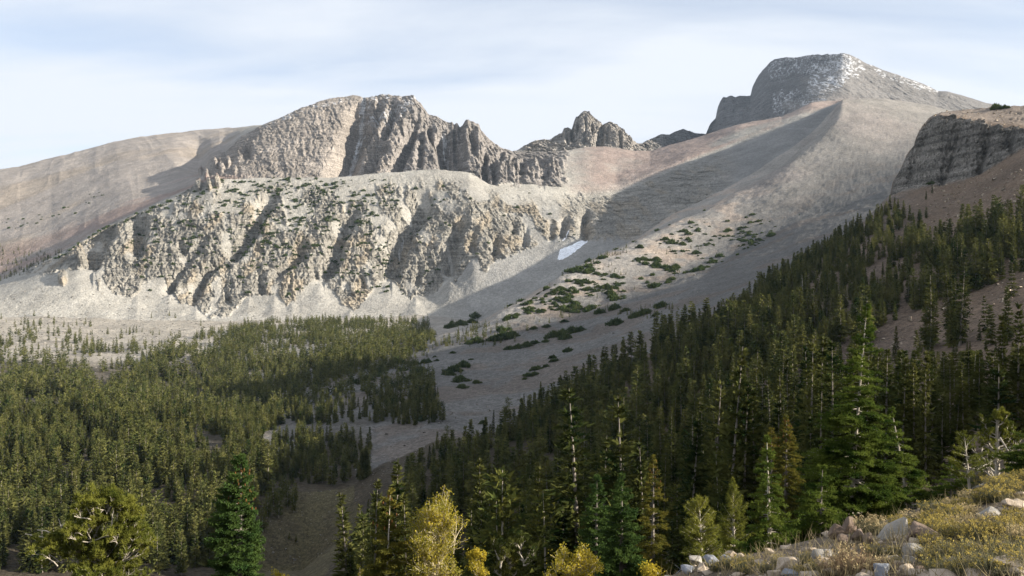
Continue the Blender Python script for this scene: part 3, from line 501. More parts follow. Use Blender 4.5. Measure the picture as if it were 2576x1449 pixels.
# ------------------------------------------------------------------ plants: materials and generators
def foliage_mat(name, c1, c2, trans=0.3, scale=0.8, rnd=0.35, attr=None):
    mt = bpy.data.materials.new(name); mt.use_nodes = True; nt = mt.node_tree; nt.nodes.clear(); L = nt.links.new
    out = N(nt, 'ShaderNodeOutputMaterial'); geo = N(nt, 'ShaderNodeNewGeometry'); oi = N(nt, 'ShaderNodeObjectInfo')
    ns = N(nt, 'ShaderNodeTexNoise'); ns.inputs['Scale'].default_value = scale; ns.inputs['Detail'].default_value = 3; L(geo.outputs['Position'], ns.inputs['Vector'])
    a = N(nt, 'ShaderNodeMath', operation='MULTIPLY_ADD'); L(oi.outputs['Random'], a.inputs[0]); a.inputs[1].default_value = rnd; 
    mr = N(nt, 'ShaderNodeMapRange'); L(ns.outputs['Fac'], mr.inputs[0]); mr.inputs[1].default_value = 0.3; mr.inputs[2].default_value = 0.7; mr.inputs[3].default_value = 0.0 - rnd / 2; mr.inputs[4].default_value = 1.0 - rnd / 2
    L(mr.outputs[0], a.inputs[2]); 
    mx = N(nt, 'ShaderNodeMix', data_type='RGBA', clamp_factor=True); L(a.outputs[0], mx.inputs['Factor']); mx.inputs['A'].default_value = (*c1, 1); mx.inputs['B'].default_value = (*c2, 1)
    col = mx.outputs['Result']
    if attr:
        at = N(nt, 'ShaderNodeAttribute', attribute_name=attr); m2 = N(nt, 'ShaderNodeMix', data_type='RGBA', blend_type='MULTIPLY'); m2.inputs['Factor'].default_value = 1.0
        L(col, m2.inputs['A']); L(at.outputs['Color'], m2.inputs['B']); col = m2.outputs['Result']
    d = N(nt, 'ShaderNodeBsdfDiffuse'); t = N(nt, 'ShaderNodeBsdfTranslucent'); L(col, d.inputs[0]); L(col, t.inputs[0])
    ms = N(nt, 'ShaderNodeMixShader'); ms.inputs[0].default_value = trans; L(d.outputs[0], ms.inputs[1]); L(t.outputs[0], ms.inputs[2]); L(ms.outputs[0], out.inputs[0])
    return mt
def wood_mat(name, c1, c2, scale=(30, 30, 3)):
    mt = bpy.data.materials.new(name); mt.use_nodes = True; nt = mt.node_tree; L = nt.links.new; bs = nt.nodes['Principled BSDF']; bs.inputs['Roughness'].default_value = 0.9
    tc = N(nt, 'ShaderNodeTexCoord'); mp = N(nt, 'ShaderNodeMapping'); mp.inputs['Scale'].default_value = scale; L(tc.outputs['Object'], mp.inputs[0])
    ns = N(nt, 'ShaderNodeTexNoise'); ns.inputs['Detail'].default_value = 6; ns.inputs['Scale'].default_value = 1; L(mp.outputs[0], ns.inputs['Vector'])
    mx = N(nt, 'ShaderNodeMix', data_type='RGBA'); mr = N(nt, 'ShaderNodeMapRange'); L(ns.outputs['Fac'], mr.inputs[0]); mr.inputs[1].default_value = 0.3; mr.inputs[2].default_value = 0.7
    L(mr.outputs[0], mx.inputs['Factor']); mx.inputs['A'].default_value = (*c1, 1); mx.inputs['B'].default_value = (*c2, 1); L(mx.outputs['Result'], bs.inputs['Base Color'])
    bp = N(nt, 'ShaderNodeBump'); bp.inputs['Distance'].default_value = 0.02; L(ns.outputs['Fac'], bp.inputs['Height']); L(bp.outputs[0], bs.inputs['Normal'])
    return mt
M = {
 'spruce': foliage_mat('spruce_needles', (0.014, 0.027, 0.009), (0.095, 0.097, 0.028), 0.25, 0.5, 0.6),
 'wood_far': foliage_mat('valley_conifer_needles', (0.022, 0.040, 0.012), (0.165, 0.160, 0.052), 0.25, 0.16, 0.0),
 'pine': foliage_mat('pine_needles', (0.04, 0.06, 0.018), (0.13, 0.125, 0.03), 0.3, 1.1, 0.3),
 'fir': foliage_mat('fir_needles', (0.024, 0.050, 0.011), (0.150, 0.185, 0.035), 0.4, 1.8, 0.25),
 'bluespruce': foliage_mat('dense_spruce_needles', (0.026, 0.055, 0.017), (0.075, 0.115, 0.03), 0.25, 1.5, 0.3),
 'goldtop': foliage_mat('cone_laden_spruce_needles', (0.05, 0.065, 0.015), (0.17, 0.145, 0.03), 0.3, 1.4, 0.2),
 'limber': foliage_mat('limber_pine_needles', (0.06, 0.078, 0.016), (0.205, 0.205, 0.04), 0.3, 1.2, 0.1),
 'mat': foliage_mat('mat_conifer_needles', (0.030, 0.050, 0.018), (0.085, 0.105, 0.036), 0.2, 0.25, 0.5),
 'aspen': foliage_mat('aspen_leaves', (0.24, 0.25, 0.04), (0.45, 0.41, 0.06), 0.45, 1.6, 0.15, 'tint'),
 'cones': foliage_mat('brown_cones', (0.09, 0.045, 0.02), (0.17, 0.085, 0.03), 0.1, 4, 0.2),
 'bark': wood_mat('grey_bark', (0.10, 0.085, 0.07), (0.24, 0.21, 0.18)),
 'palebark': wood_mat('pale_bark', (0.25, 0.22, 0.18), (0.48, 0.43, 0.35)),
 'aspenbark': wood_mat('aspen_bark', (0.34, 0.28, 0.17), (0.60, 0.52, 0.34), (25, 25, 25)),
 'paletwig': wood_mat('pale_twigs', (0.34, 0.31, 0.28), (0.5, 0.46, 0.42)),
 'deadwood': wood_mat('weathered_deadwood', (0.20, 0.18, 0.16), (0.42, 0.39, 0.35), (20, 20, 2)),
}
class MB:
    """collects triangles; one mesh per build"""
    def __init__(s): s.v = []; s.f = []; s.n = 0; s.c = []
    def add(s, v, f, c=None):
        v = np.asarray(v, np.float32); s.v.append(v); s.f.append(np.asarray(f, np.int32) + s.n); s.n += len(v)
        if c is not None: s.c.append(np.asarray(c, np.float32))
    def tube(s, pts, rad, k=6, cap=True):
        pts = np.asarray(pts, np.float64); n = len(pts); rad = np.broadcast_to(np.asarray(rad, np.float64), (n,))
        t = np.gradient(pts, axis=0); t /= np.linalg.norm(t, axis=1)[:, None] + 1e-9
        up = np.where(np.abs(t[:, 2:3]) > 0.9, np.array([[1.0, 0, 0]]), np.array([[0, 0, 1.0]]))
        a = np.cross(t, up); a /= np.linalg.norm(a, axis=1)[:, None] + 1e-9; b = np.cross(t, a)
        an = np.arange(k) / k * 2 * np.pi
        ring = pts[:, None, :] + rad[:, None, None] * (np.cos(an)[None, :, None] * a[:, None, :] + np.sin(an)[None, :, None] * b[:, None, :])
        i = np.arange((n - 1) * k).reshape(n - 1, k); j = np.roll(i, -1, 1)
        f = np.concatenate([np.stack([i, j, j + k], -1).reshape(-1, 3), np.stack([i, j + k, i + k], -1).reshape(-1, 3)])
        s.add(ring.reshape(-1, 3), f)
    def blades(s, base, dirs, ln, wd, c=None, roll=None):
        """one slim triangle per base point"""
        n = len(base); d = dirs / (np.linalg.norm(dirs, axis=1)[:, None] + 1e-9)
        r = rng.normal(size=(n, 3)) if roll is None else roll
        w = np.cross(d, r); w /= np.linalg.norm(w, axis=1)[:, None] + 1e-9
        ln = np.broadcast_to(ln, (n,))[:, None]; wd = np.broadcast_to(wd, (n,))[:, None]
        v = np.stack([base - w * wd / 2, base + w * wd / 2, base + d * ln], 1).reshape(-1, 3)
        s.add(v, np.arange(3 * n).reshape(n, 3), None if c is None else np.repeat(c, 3, 0))
    def quads(s, ctr, d, ln, wd, c=None):
        """leaf-shaped diamonds"""
        n = len(ctr); d = d / (np.linalg.norm(d, axis=1)[:, None] + 1e-9); w = np.cross(d, rng.normal(size=(n, 3))); w /= np.linalg.norm(w, axis=1)[:, None] + 1e-9
        ln = np.broadcast_to(ln, (n,))[:, None]; wd = np.broadcast_to(wd, (n,))[:, None]
        v = np.stack([ctr - d * ln / 2, ctr + w * wd / 2, ctr + d * ln / 2, ctr - w * wd / 2], 1).reshape(-1, 3)
        q = np.arange(4 * n).reshape(n, 4); s.add(v, np.concatenate([q[:, [0, 1, 2]], q[:, [0, 2, 3]]]), None if c is None else np.repeat(c, 4, 0))
    def data(s): return np.concatenate(s.v), np.concatenate(s.f)
    def mesh(s, name, mat, smooth=False):
        v, f = s.data(); return mesh_data(name, v, f, mat, smooth, {'tint': np.concatenate(s.c)} if s.c else None)
def needles(mb, p0, p1, step, ln, wd, per=3, fwd=0.7, up=0.25):
    """needle blades along many twigs at once"""
    p0 = np.asarray(p0); p1 = np.asarray(p1); L_ = np.linalg.norm(p1 - p0, axis=1); cnt = np.maximum(1, (L_ / step).astype(int)) * per
    i = np.repeat(np.arange(len(p0)), cnt); t = rng.random(len(i))[:, None]; d = (p1 - p0)[i]; d /= np.linalg.norm(d, axis=1)[:, None] + 1e-9
    r = rng.normal(size=(len(i), 3)); r -= d * (r * d).sum(1)[:, None]; r /= np.linalg.norm(r, axis=1)[:, None] + 1e-9; r[:, 2] += up
    mb.blades(p0[i] + (p1 - p0)[i] * t, d * fwd + r, ln * rng.uniform(0.7, 1.2, len(i)), wd)

# --- conifers of the hillside: a few growth forms, each a trunk and a crown of sprays
def spray_tree(seed, h, r, shape='spire', lv=None, nb=6, bare=0.08, spray=0.55, gap=0.12, per=4):
    g = np.random.default_rng(seed); mb = MB(); tr = MB(); lv = lv or int(h / 0.36)
    bend = g.normal(0, 0.012 * h, 2)
    def axis(t): return np.stack([bend[0] * t * t, bend[1] * t * t, t * h], -1)
    ts = np.linspace(-0.08, 1, 9); tr.tube(axis(ts), np.interp(ts, [-0.08, 0.02, 1], [0.017 * h, 0.0135 * h, 0.012]), 6)
    B, D, LN, WD = [], [], [], []
    lobes = g.uniform(0.72, 1.15, 9)
    for i in range(lv):
        t = bare + (1 - bare) * (i + g.uniform(-0.3, 0.3)) / lv; t = min(max(t, bare), 0.995); u = (t - bare) / (1 - bare)
        if shape == 'spire': rr = r * (1 - u) ** 0.85 * (0.55 + 0.45 * min(1, u / 0.12)) + 0.05
        elif shape == 'column': rr = r * (1 - u ** 2.2) ** 0.8 * (0.5 + 0.5 * min(1, u / 0.2)) + 0.06
        else: rr = r * (max(0.0, 1 - ((u - 0.42) / 0.60) ** 2)) ** 0.55 + 0.08
        if g.random() < gap * (0.4 + u * 0.2): continue
        for k in range(max(3, int(nb * (0.6 + 0.5 * (1 - u))))):
            a = g.uniform(0, 2 * np.pi); L_ = rr * g.uniform(0.55, 1.08) * lobes[int(a / (2 * np.pi) * 9) % 9]
            el = (-0.32 + 0.75 * u) + g.normal(0, 0.12) if shape != 'round' else g.uniform(-0.15, 0.75)
            o = axis(np.array(t)); d = np.array([np.cos(a) * np.cos(el), np.sin(a) * np.cos(el), np.sin(el)])
            for q in range(per):
                f_ = (q + g.uniform(0.2, 1.0)) / per; p = o + d * L_ * f_ * 0.85; p[2] -= 0.10 * L_ * f_ * f_ * (1 - u)
                dd = d + g.normal(0, 0.42, 3); dd[2] += 0.12
                B.append(p); D.append(dd); LN.append(spray * g.uniform(0.65, 1.25) * (0.55 + 0.45 * (1 - u))); WD.append(spray * g.uniform(0.32, 0.55) * (0.6 + 0.4 * (1 - u)))
    B = np.array(B); mb.blades(B, np.array(D), np.array(LN), np.array(WD), roll=g.normal(size=B.shape) + np.array([0, 0, 1.2]))
    return mb, tr
def snag_tree(seed, h):
    g = np.random.default_rng(seed); tr = MB(); br = tr; ts = np.linspace(-0.08, 1, 8); b = g.normal(0, 0.015 * h, 2)
    ax = np.stack([b[0] * ts * ts, b[1] * ts * ts, ts * h], -1); tr.tube(ax, np.interp(ts, [-0.08, 0, 1], [0.015 * h, 0.013 * h, 0.02]), 6)
    for i in range(int(h * 4)):
        t = g.uniform(0.3, 0.98); a = g.uniform(0, 6.28); L_ = (1 - t) * h * 0.16 + 0.25; o = np.array([b[0] * t * t, b[1] * t * t, t * h]); d = np.array([np.cos(a), np.sin(a), g.uniform(-0.3, 0.3)])
        br.tube([o, o + d * L_ * 0.5 + [0, 0, -0.05 * L_], o + d * L_ + [0, 0, 0.08 * L_]], [0.03, 0.02, 0.008], 3)
    return None, tr
KIND = {}
def proto(key, mbs, crown_mat, trunk_mat, h, crown='crown'):
    KIND[key] = dict(crown=mbs[0].mesh(key + '_' + crown, M[crown_mat]) if mbs[0] else None, trunk=mbs[1].mesh(key + '_trunk', M[trunk_mat], True), h=h, part=crown)
for i in range(6): proto('spire%d' % i, spray_tree(400 + i, 14, 2.15 + 0.25 * (i % 3), 'spire', nb=9, gap=0.06 + 0.05 * (i % 2), per=5, spray=0.8, bare=0.04), 'spruce', 'bark', 14)
for i in range(3): proto('tall%d' % i, spray_tree(420 + i, 18, 2.1 + 0.25 * i, 'column', nb=9, bare=0.1, gap=0.15, spray=0.8, per=5), 'spruce', 'bark', 18)
for i in range(4): proto('round%d' % i, spray_tree(440 + i, 10, 2.2 + 0.2 * i, 'round', nb=10, bare=0.1, gap=0.15, spray=0.75, per=5), 'pine', 'palebark', 10)
for i in range(3): proto('young%d' % i, spray_tree(460 + i, 5, 1.15 + 0.1 * i, 'spire', nb=9, bare=0.02, spray=0.5, gap=0.03, per=5), 'spruce', 'bark', 5)
for i in range(3): proto('snag%d' % i, snag_tree(480 + i, 12), 'deadwood', 'deadwood', 12, 'branches')
SPEC = []        # every conifer of the hillside and the valley: (pos, height, form)
def want(px, v, hh, form, ymin=62):
    """the tree whose tip is seen at (px, v): find where a tree of that height stands"""
    ys = np.arange(ymin, 900, 3.0); c = int(np.clip(np.searchsorted(PX, px), 0, NC - 1)); zg = np.interp(ys, GY[:, c], GZ[:, c])
    dh = (CYV - v) / F * ys - zg; k = np.where(dh <= hh)[0]; y = ys[k[0]] if len(k) else 300.0
    SPEC.append((ground(px, y), float(np.clip((CYV - v) / F * y - ground(px, y)[2], 3, 22)), form, True))
for px, v, hh, form in [(1462,975,19,'tall'),(1564,999,19,'tall'),(1383,1040,15,'spire'),(1421,1026,15,'spire'),(1492,1132,13,'tall'),(1626,1108,15,'spire'),(1178,1183,14,'tall'),(1151,1200,13,'spire'),(1258,1183,14,'round'),(1258,1238,14,'round'),(1322,1255,11,'round'),(1376,1234,13,'round'),(1417,1258,11,'spire'),(949,1258,12,'spire'),(925,1255,11,'spire'),(1024,1245,13,'tall'),(1455,1248,12,'spire'),(1402,1166,12,'spire'),(1281,1289,9,'spire'),
    (1745,904,18,'tall'),(1823,870,20,'spire'),(1672,939,16,'spire'),(1807,907,17,'spire'),(1866,962,15,'tall'),(1909,974,14,'spire'),(1957,974,11,'spire'),(2063,962,15,'tall'),(2035,931,12,'spire'),(2267,896,13,'spire'),(2302,903,13,'tall'),(2424,911,11,'spire'),(2318,998,12,'spire'),(2369,990,13,'spire'),(2400,978,13,'spire'),(2506,927,12,'spire'),(1784,1115,11,'tall'),(1733,1131,10,'spire'),(1878,1112,11,'spire'),(1690,1135,11,'spire'),(1643,1162,10,'tall'),(1619,1111,12,'spire'),(1760,1202,8,'spire'),(1965,1050,14,'spire'),(1940,1080,13,'spire'),
    (1935,772,17,'spire'),(1905,775,15,'tall'),(2050,720,17,'tall'),(2080,705,16,'tall'),(2030,725,15,'tall'),(1790,840,16,'spire'),(1855,760,15,'tall'),(1650,770,16,'tall'),(1705,770,14,'spire'),(2150,740,10,'spire'),(2285,690,10,'spire'),(2390,550,13,'spire'),(2410,590,14,'spire'),(2480,535,13,'tall'),(2510,520,13,'spire'),(2535,500,13,'tall'),(2560,510,12,'spire'),(2440,560,12,'spire'),(2360,580,12,'spire'),(2575,505,14,'tall'),(2195,775,8,'spire'),(2255,820,9,'spire'),(2310,830,11,'spire'),(2340,820,11,'spire'),(2530,790,11,'spire'),(2560,760,11,'spire'),(2480,740,9,'young'),(2545,660,10,'young'),
    (1318,990,13,'spire'),(1275,1000,13,'round'),(1220,1050,12,'spire'),(1240,1030,12,'spire'),(1100,1085,9,'spire'),(1123,1070,11,'round'),(1360,960,12,'spire'),(1080,1120,10,'spire')]:
    want(px, v, hh, form)
def bare_tree(seed):
    tr = MB(); br = MB(); tr.tube([[0, 0, -0.5], [0.05, 0, 2], [0, 0.05, 4.5], [0, 0, 7]], [0.16, 0.13, 0.1, 0.03], 6); g = np.random.default_rng(seed)
    for i in range(60):
        a = g.uniform(0, 6.28); z0 = g.uniform(2.2, 6.5); o = np.array([0, 0, z0]); d = np.array([math.cos(a), math.sin(a), g.uniform(0.5, 1.4)]); L_ = g.uniform(0.9, 2.1); br.tube([o, o + d * L_ * 0.5, o + d * L_ + [0, 0, 0.2]], [0.05, 0.04, 0.02], 3)
        for k in range(7): q = o + d * L_ * g.uniform(0.4, 1); d2 = unit(d + g.normal(0, 0.5, 3)); br.tube([q, q + d2 * 0.45, q + d2 * 0.8], [0.03, 0.025, 0.012], 3)
    return br, tr
def unit(v): return v / (np.linalg.norm(v) + 1e-9)
for i in range(2): proto('bare%d' % i, bare_tree(490 + i), 'paletwig', 'palebark', 8, 'branches')
for px, v, hh in [(440,1130,9),(498,1128,9),(520,1138,8),(612,1132,8),(362,1105,8),(60,1090,8),(255,1120,7),(1250,1150,6)]: want(px, v, hh, 'bare')
for px, v, hh, fm in [(2268,545,6,'round'),(2285,560,7,'round'),(2300,548,8,'spire'),(2318,560,7,'round'),(2330,520,6,'round'),(2310,585,8,'round'),(2290,600,7,'spire'),(2260,590,6,'round'),(2240,560,7,'spire'),(2225,580,7,'spire'),(2330,480,5,'young'),(2345,465,5,'young'),(2205,560,7,'spire'),(2185,585,7,'spire'),(2160,600,7,'spire'),(728,1352,3,'young'),(745,1345,3,'young')]: want(px, v, hh, fm)
for px, v, hh in [(1202,1214,12),(1475,1084,14),(1340,1195,8),(1230,1290,8),(2020,690,12)]: want(px, v, hh, 'snag')
# random stand, thicker where the photograph shows closed forest
def fz(px, v, x, y, a=14): return px + a * fbm(x / 21, y / 21, 3, 581) + 2.2 * a * fbm(x / 75, y / 75, 2, 583), v + 0.75 * a * fbm(x / 21, y / 21, 3, 582) + 1.1 * a * fbm(x / 75, y / 75, 2, 584)
def scatter(n, k0, k1, p0, p1, dens):
    a = sub(k0, k1, p0, p1); da = np.abs(np.gradient(GX[a], axis=1) * np.gradient(GY[a], axis=0)) * dens(*fz(GPD[a], GVD[a], GX[a], GY[a]), GX[a], GY[a]); w = da.ravel().astype(np.float64); w /= w.sum()
    k = rng.choice(w.size, n, p=w); x = GX[a].ravel()[k]; y = GY[a].ravel()[k]; z = GZ[a].ravel()[k]; return np.stack([x, y, z], 1)
red_band = [(2600,600),(2600,770),(2440,830),(2300,880),(2150,960),(2040,985),(2130,900),(2250,830),(2400,740),(2500,680)]
upper_red = [(2340,470),(2600,380),(2600,520),(2480,560),(2330,600)]
def d_hill(px, v, x, y):
    d = 0.95 * sst(-0.45, 0.15, fbm(x / 26, y / 26, 3, 501) + 0.2); d = d * np.where(in_poly(px, v, red_band), 0.04, 1) * np.where(in_poly(px, v, upper_red), 0.03, 1)
    d = d * np.where((px > 1900) & (px < 2260) & (v < 760), 0.9, 1) * np.where((px > 2000) & (px < 2160) & (v > 930) & (v < 1010), 0.25, 1)
    d = d * np.where((px < 1500) & (v > 1130) & (fbm(x / 14, y / 14, 2, 502) > 0.1), 0.25, 1)
    lim = np.interp(px, [600, 880, 940, 1000, 1300, 1500, 1700], [3000, 1480, 1330, 1240, 1090, 970, 860]); return d * (v > lim - 6)
for p in scatter(1120, 'C0', 'E', 860, 2760, d_hill):
    far = p[1]; q = rng.random(); form = 'young' if q < 0.13 else 'round' if q < 0.26 else 'tall' if q < 0.42 else 'snag' if q < 0.44 else 'spire'
    hh = {'young': rng.uniform(3, 7), 'round': rng.uniform(7, 12), 'tall': rng.uniform(14, 21), 'snag': rng.uniform(8, 13), 'spire': rng.uniform(9, 19)}[form]
    pxp = CX + p[0] / p[1] * F; vt = CYV - (p[2] + hh) / p[1] * F
    top = np.interp(pxp, [900, 1000, 1200, 1350, 1500, 1650, 1800, 1950, 2100, 2240, 2400, 2600], [1240, 1160, 1045, 985, 880, 800, 725, 655, 575, 490, 520, 500])
    if vt < top: hh = max(3.0, hh - (top - vt) / F * p[1]); form = 'young' if hh < 6 else form
    vb = CYV - p[2] / p[1] * F
    if pxp > 1950 and p[1] < 330:
        lim = np.interp(pxp, [1950, 2100, 2250, 2400, 2600], [760, 860, 880, 885, 870]) if vb > 880 else 0
        vt = CYV - (p[2] + hh) / p[1] * F
        if vt < lim: hh = max(2.5, hh - (lim - vt) / F * p[1]); form = 'young' if hh < 6 else form
    if pxp > 1650 and p[1] > 440: hh *= 0.62; form = 'young'
    SPEC.append((p, hh, form, False))
def d_ridge(px, v, x, y): return in_poly(px, v, [(2240,520),(2330,575),(2340,610),(2480,585),(2620,575),(2620,665),(2420,750),(2300,790),(2150,860),(2000,905),(1880,900),(1760,850),(1900,745),(2060,640),(2180,560)]) * sst(-0.6, -0.05, fbm(x / 22, y / 22, 3, 503) + 0.12)
for p in scatter(800, 'C2', 'F', 1700, 2700, d_ridge):
    pxp = CX + p[0] / p[1] * F; e_ = np.interp(pxp, [1700, 2000, 2150, 2280, 2340, 2600], [1.05, 0.95, 0.7, 0.75, 1.15, 1.3]); hh = rng.uniform(6.5, 13) * e_
    SPEC.append((p, hh, 'young' if hh < 6 else 'round' if rng.random() < 0.2 else 'spire', False))
for p in scatter(130, 'C1', 'E', 2700, 3700, lambda px, v, x, y: 1.0 + 0 * px): SPEC.append((p, rng.uniform(7, 13), 'spire', False))
for px, v, n in [(1372,806,4),(1410,795,6),(1440,780,8),(1480,770,5),(1520,775,6),(1560,788,6),(1600,792,7),(1640,796,6),(1690,775,4),(1262,852,5),(1290,846,6),(1225,864,6),(1190,858,4),(1350,828,6),(1115,938,3),(1140,940,3),(1060,925,4),(1045,915,3),(1128,808,3),(1150,818,3),(1190,812,3),(1620,770,4),(1555,750,3)]:
    for k in range(n): SPEC.append((hit(px + rng.normal(0, 14), v + 4 + rng.normal(0, 3)), rng.uniform(2.5, 6.5), 'young', False))
# small dark stand at the toe of the grey slope, and trees beside the meadow
def d_draw(px, v, x, y):
    d = in_poly(px, v, [(730,1010),(840,985),(900,930),(1010,900),(1090,930),(1110,1060),(1040,1075),(960,1062),(840,1075),(740,1060),(690,1040)]) * 1.0 * sst(-0.3, 0.2, fbm(x / 18, y / 18, 2, 511) + 0.1 + 0.25 * (v > 980))
    d = d + 1.3 * in_poly(px, v, [(690,1120),(760,1100),(850,1110),(930,1130),(935,1200),(900,1235),(800,1245),(700,1225),(660,1180)])
    return d
for p in scatter(600, 'H', 'M', 600, 1200, d_draw) : SPEC.append((p, rng.uniform(5, 13), 'spire' if rng.random() < 0.7 else 'round', False))
for p in scatter(110, 'E', 'H', 560, 940, d_draw): SPEC.append((p, rng.uniform(8, 13), 'spire', False))
# the closed valley forest, open at its upper end, and the lit row on the moraine crest
def d_valley(px, v, x, y):
    core = in_poly(px, v, [(-400,960),(0,945),(180,930),(330,955),(470,880),(530,838),(700,812),(1085,806),(1075,870),(1010,902),(870,942),(770,995),(700,1020),(690,1060),(650,1100),(690,1230),(640,1330),(640,1449),(-500,1449)]).astype(np.float32)
    hole = in_poly(px, v, [(195,905),(290,890),(310,950),(230,980)]) | in_poly(px, v, [(430,930),(490,900),(500,950),(440,960)]) 
    n = fbm(x / 34, y / 34, 3, 521); d = core * (0.10 + 0.90 * sst(-0.42, 0.12, n)) * np.where(hole, 0.1, 1)
    d = d * np.where(v < 900, 0.62, 1)
    d = d + 0.30 * in_poly(px, v, [(-300,790),(90,800),(330,830),(470,850),(400,960),(-300,970)]) * sst(-0.1, 0.35, n + 0.1) * (0.35 + 0.65 * (v > 870))
    return d
for p in scatter(7000, 'C2', 'W0', -400, 1100, d_valley):
    hh = (6.5 + 12 * rng.beta(1.5, 1.7)) * (1 + 0.35 * float(fbm(np.array([p[0] / 45]), np.array([p[1] / 45]), 2, 522)[0])) * np.interp(p[1], [250, 600, 1200], [1.2, 1.0, 0.72]); SPEC.append((p, hh, 'round' if rng.random() < 0.28 else 'spire', False))
for p in scatter(230, 'H', 'N', 800, 1320, lambda px, v, x, y: ((v < np.interp(px, [817, 1005, 1147, 1303, 1460], [951, 903, 864, 826, 788]) + 2) & (v > np.interp(px, [817, 1005, 1147, 1303, 1460], [951, 903, 864, 826, 788]) - 32)) * sst(1320, 1150, px) * 1.0): SPEC.append((p, rng.uniform(4, 9.5), 'spire', False))
for p in scatter(150, 'M', 'O', 1080, 1760, lambda px, v, x, y: sst(0.15, 0.45, fbm(x / 30, y / 20, 3, 531)) * (v > 600) * sst(-0.02, 0.1, v / 1449 - 0.40)): SPEC.append((p, rng.uniform(2.5, 6), 'young', False))
for p in scatter(420, 'W1', 'P', -300, 170, lambda px, v, x, y: ((v > 622 + 0.10 * px) & (v < 745)) * 1.0): SPEC.append((p, rng.uniform(6, 11), 'spire', False))
for px, v in [(425,795),(440,800),(505,820),(380,800),(215,815),(120,800),(85,795),(60,830),(95,880),(140,875),(165,870),(305,850)]: SPEC.append((hit(px, v), rng.uniform(8, 13), 'spire', False))
for px, v, hh in [(688,1275,11),(705,1262,10),(722,1285,11),(738,1292,9),(700,1305,12),(672,1310,11),(742,1268,8),(715,1248,9),(660,1340,10)]: SPEC.append((hit(px, v), hh, 'round', True))
# --- the largest 280 become trees of their own, the rest are one far-off wood
def shown(s):
    p, hh = s[0], s[1]; c = int(np.clip(np.searchsorted(PX, CX + p[0] / p[1] * F), 0, NC - 1)); r = int(np.searchsorted(GY[:, c], p[1])) - 2
    px_ = CX + p[0] / p[1] * F; vt = CYV - (p[2] + hh) / p[1] * F
    if not (-20 < px_ < 2596) or vt > 1440: return 0.0
    vb = min(CYV - p[2] / p[1] * F, VACC[max(r, 0), c], 1449); return max(0.0, vb - vt) * (3 if s[3] else 1)
order = sorted(range(len(SPEC)), key=lambda i: -shown(SPEC[i])); BIG = set(order[:285])
def place_label(p, hh, form):
    px_ = CX + p[0] / p[1] * F; y = p[1]; vt = CYV - (p[2] + hh) / y * F
    what = {'spire': 'narrow pointed spruce', 'tall': 'tall slim spruce with pale trunk', 'round': 'bushy round-topped pine', 'young': 'short young spruce', 'snag': 'bare grey dead tree', 'bare': 'leafless pale grey aspen'}[form]
    if px_ < 700: where = 'in the sunlit valley forest'
    elif px_ < 1000 and y > 300: where = 'in the shaded stand by the meadow'
    elif vt < 620 and px_ > 2240: where = 'on the red rubble below the dark cliff'
    elif y > 380 and px_ > 1600: where = 'on the ridge left of the dark cliff'
    elif px_ > 2150: where = 'beside the band of red scree'
    elif y > 300: where = 'on the hillside edge above grey scree'
    elif px_ < 1300: where = 'at the hillside foot beside the meadow'
    elif y > 170: where = 'in the middle of the dark hillside forest'
    else: where = 'low on the near hillside'
    return what + ' ' + where, {'spire': 'spruce', 'tall': 'spruce', 'round': 'pine', 'young': 'young spruce', 'snag': 'dead tree', 'bare': 'bare aspen'}[form], where
CNT = {}
def put(kd, p, hh, name, label, cat, group, rz=None):
    k = KIND[kd]; o = empty(name, p); s = hh / k['h']; o.scale = (s * rng.uniform(0.78, 1.28),) * 2 + (s,); o.rotation_euler = (rng.normal(0, 0.025), rng.normal(0, 0.025), rng.uniform(0, 6.28) if rz is None else rz)
    if k['crown']: obj(k['part'], k['crown'], o)
    obj('trunk', k['trunk'], o); tag(o, label, cat, group); return o
for i in order[:285]:
    p, hh, form, _ = SPEC[i]; n_ = {'spire': 6, 'tall': 3, 'round': 4, 'young': 3, 'snag': 3, 'bare': 2}[form]
    lab, cat, where = place_label(p, hh, form); nm = {'spire': 'spruce_tree', 'tall': 'spruce_tree', 'round': 'pine_tree', 'young': 'young_spruce', 'snag': 'dead_tree', 'bare': 'bare_aspen'}[form]
    put('%s%d' % (form, rng.integers(n_)), p, hh, nm, lab, cat, cat + ' trees ' + where)
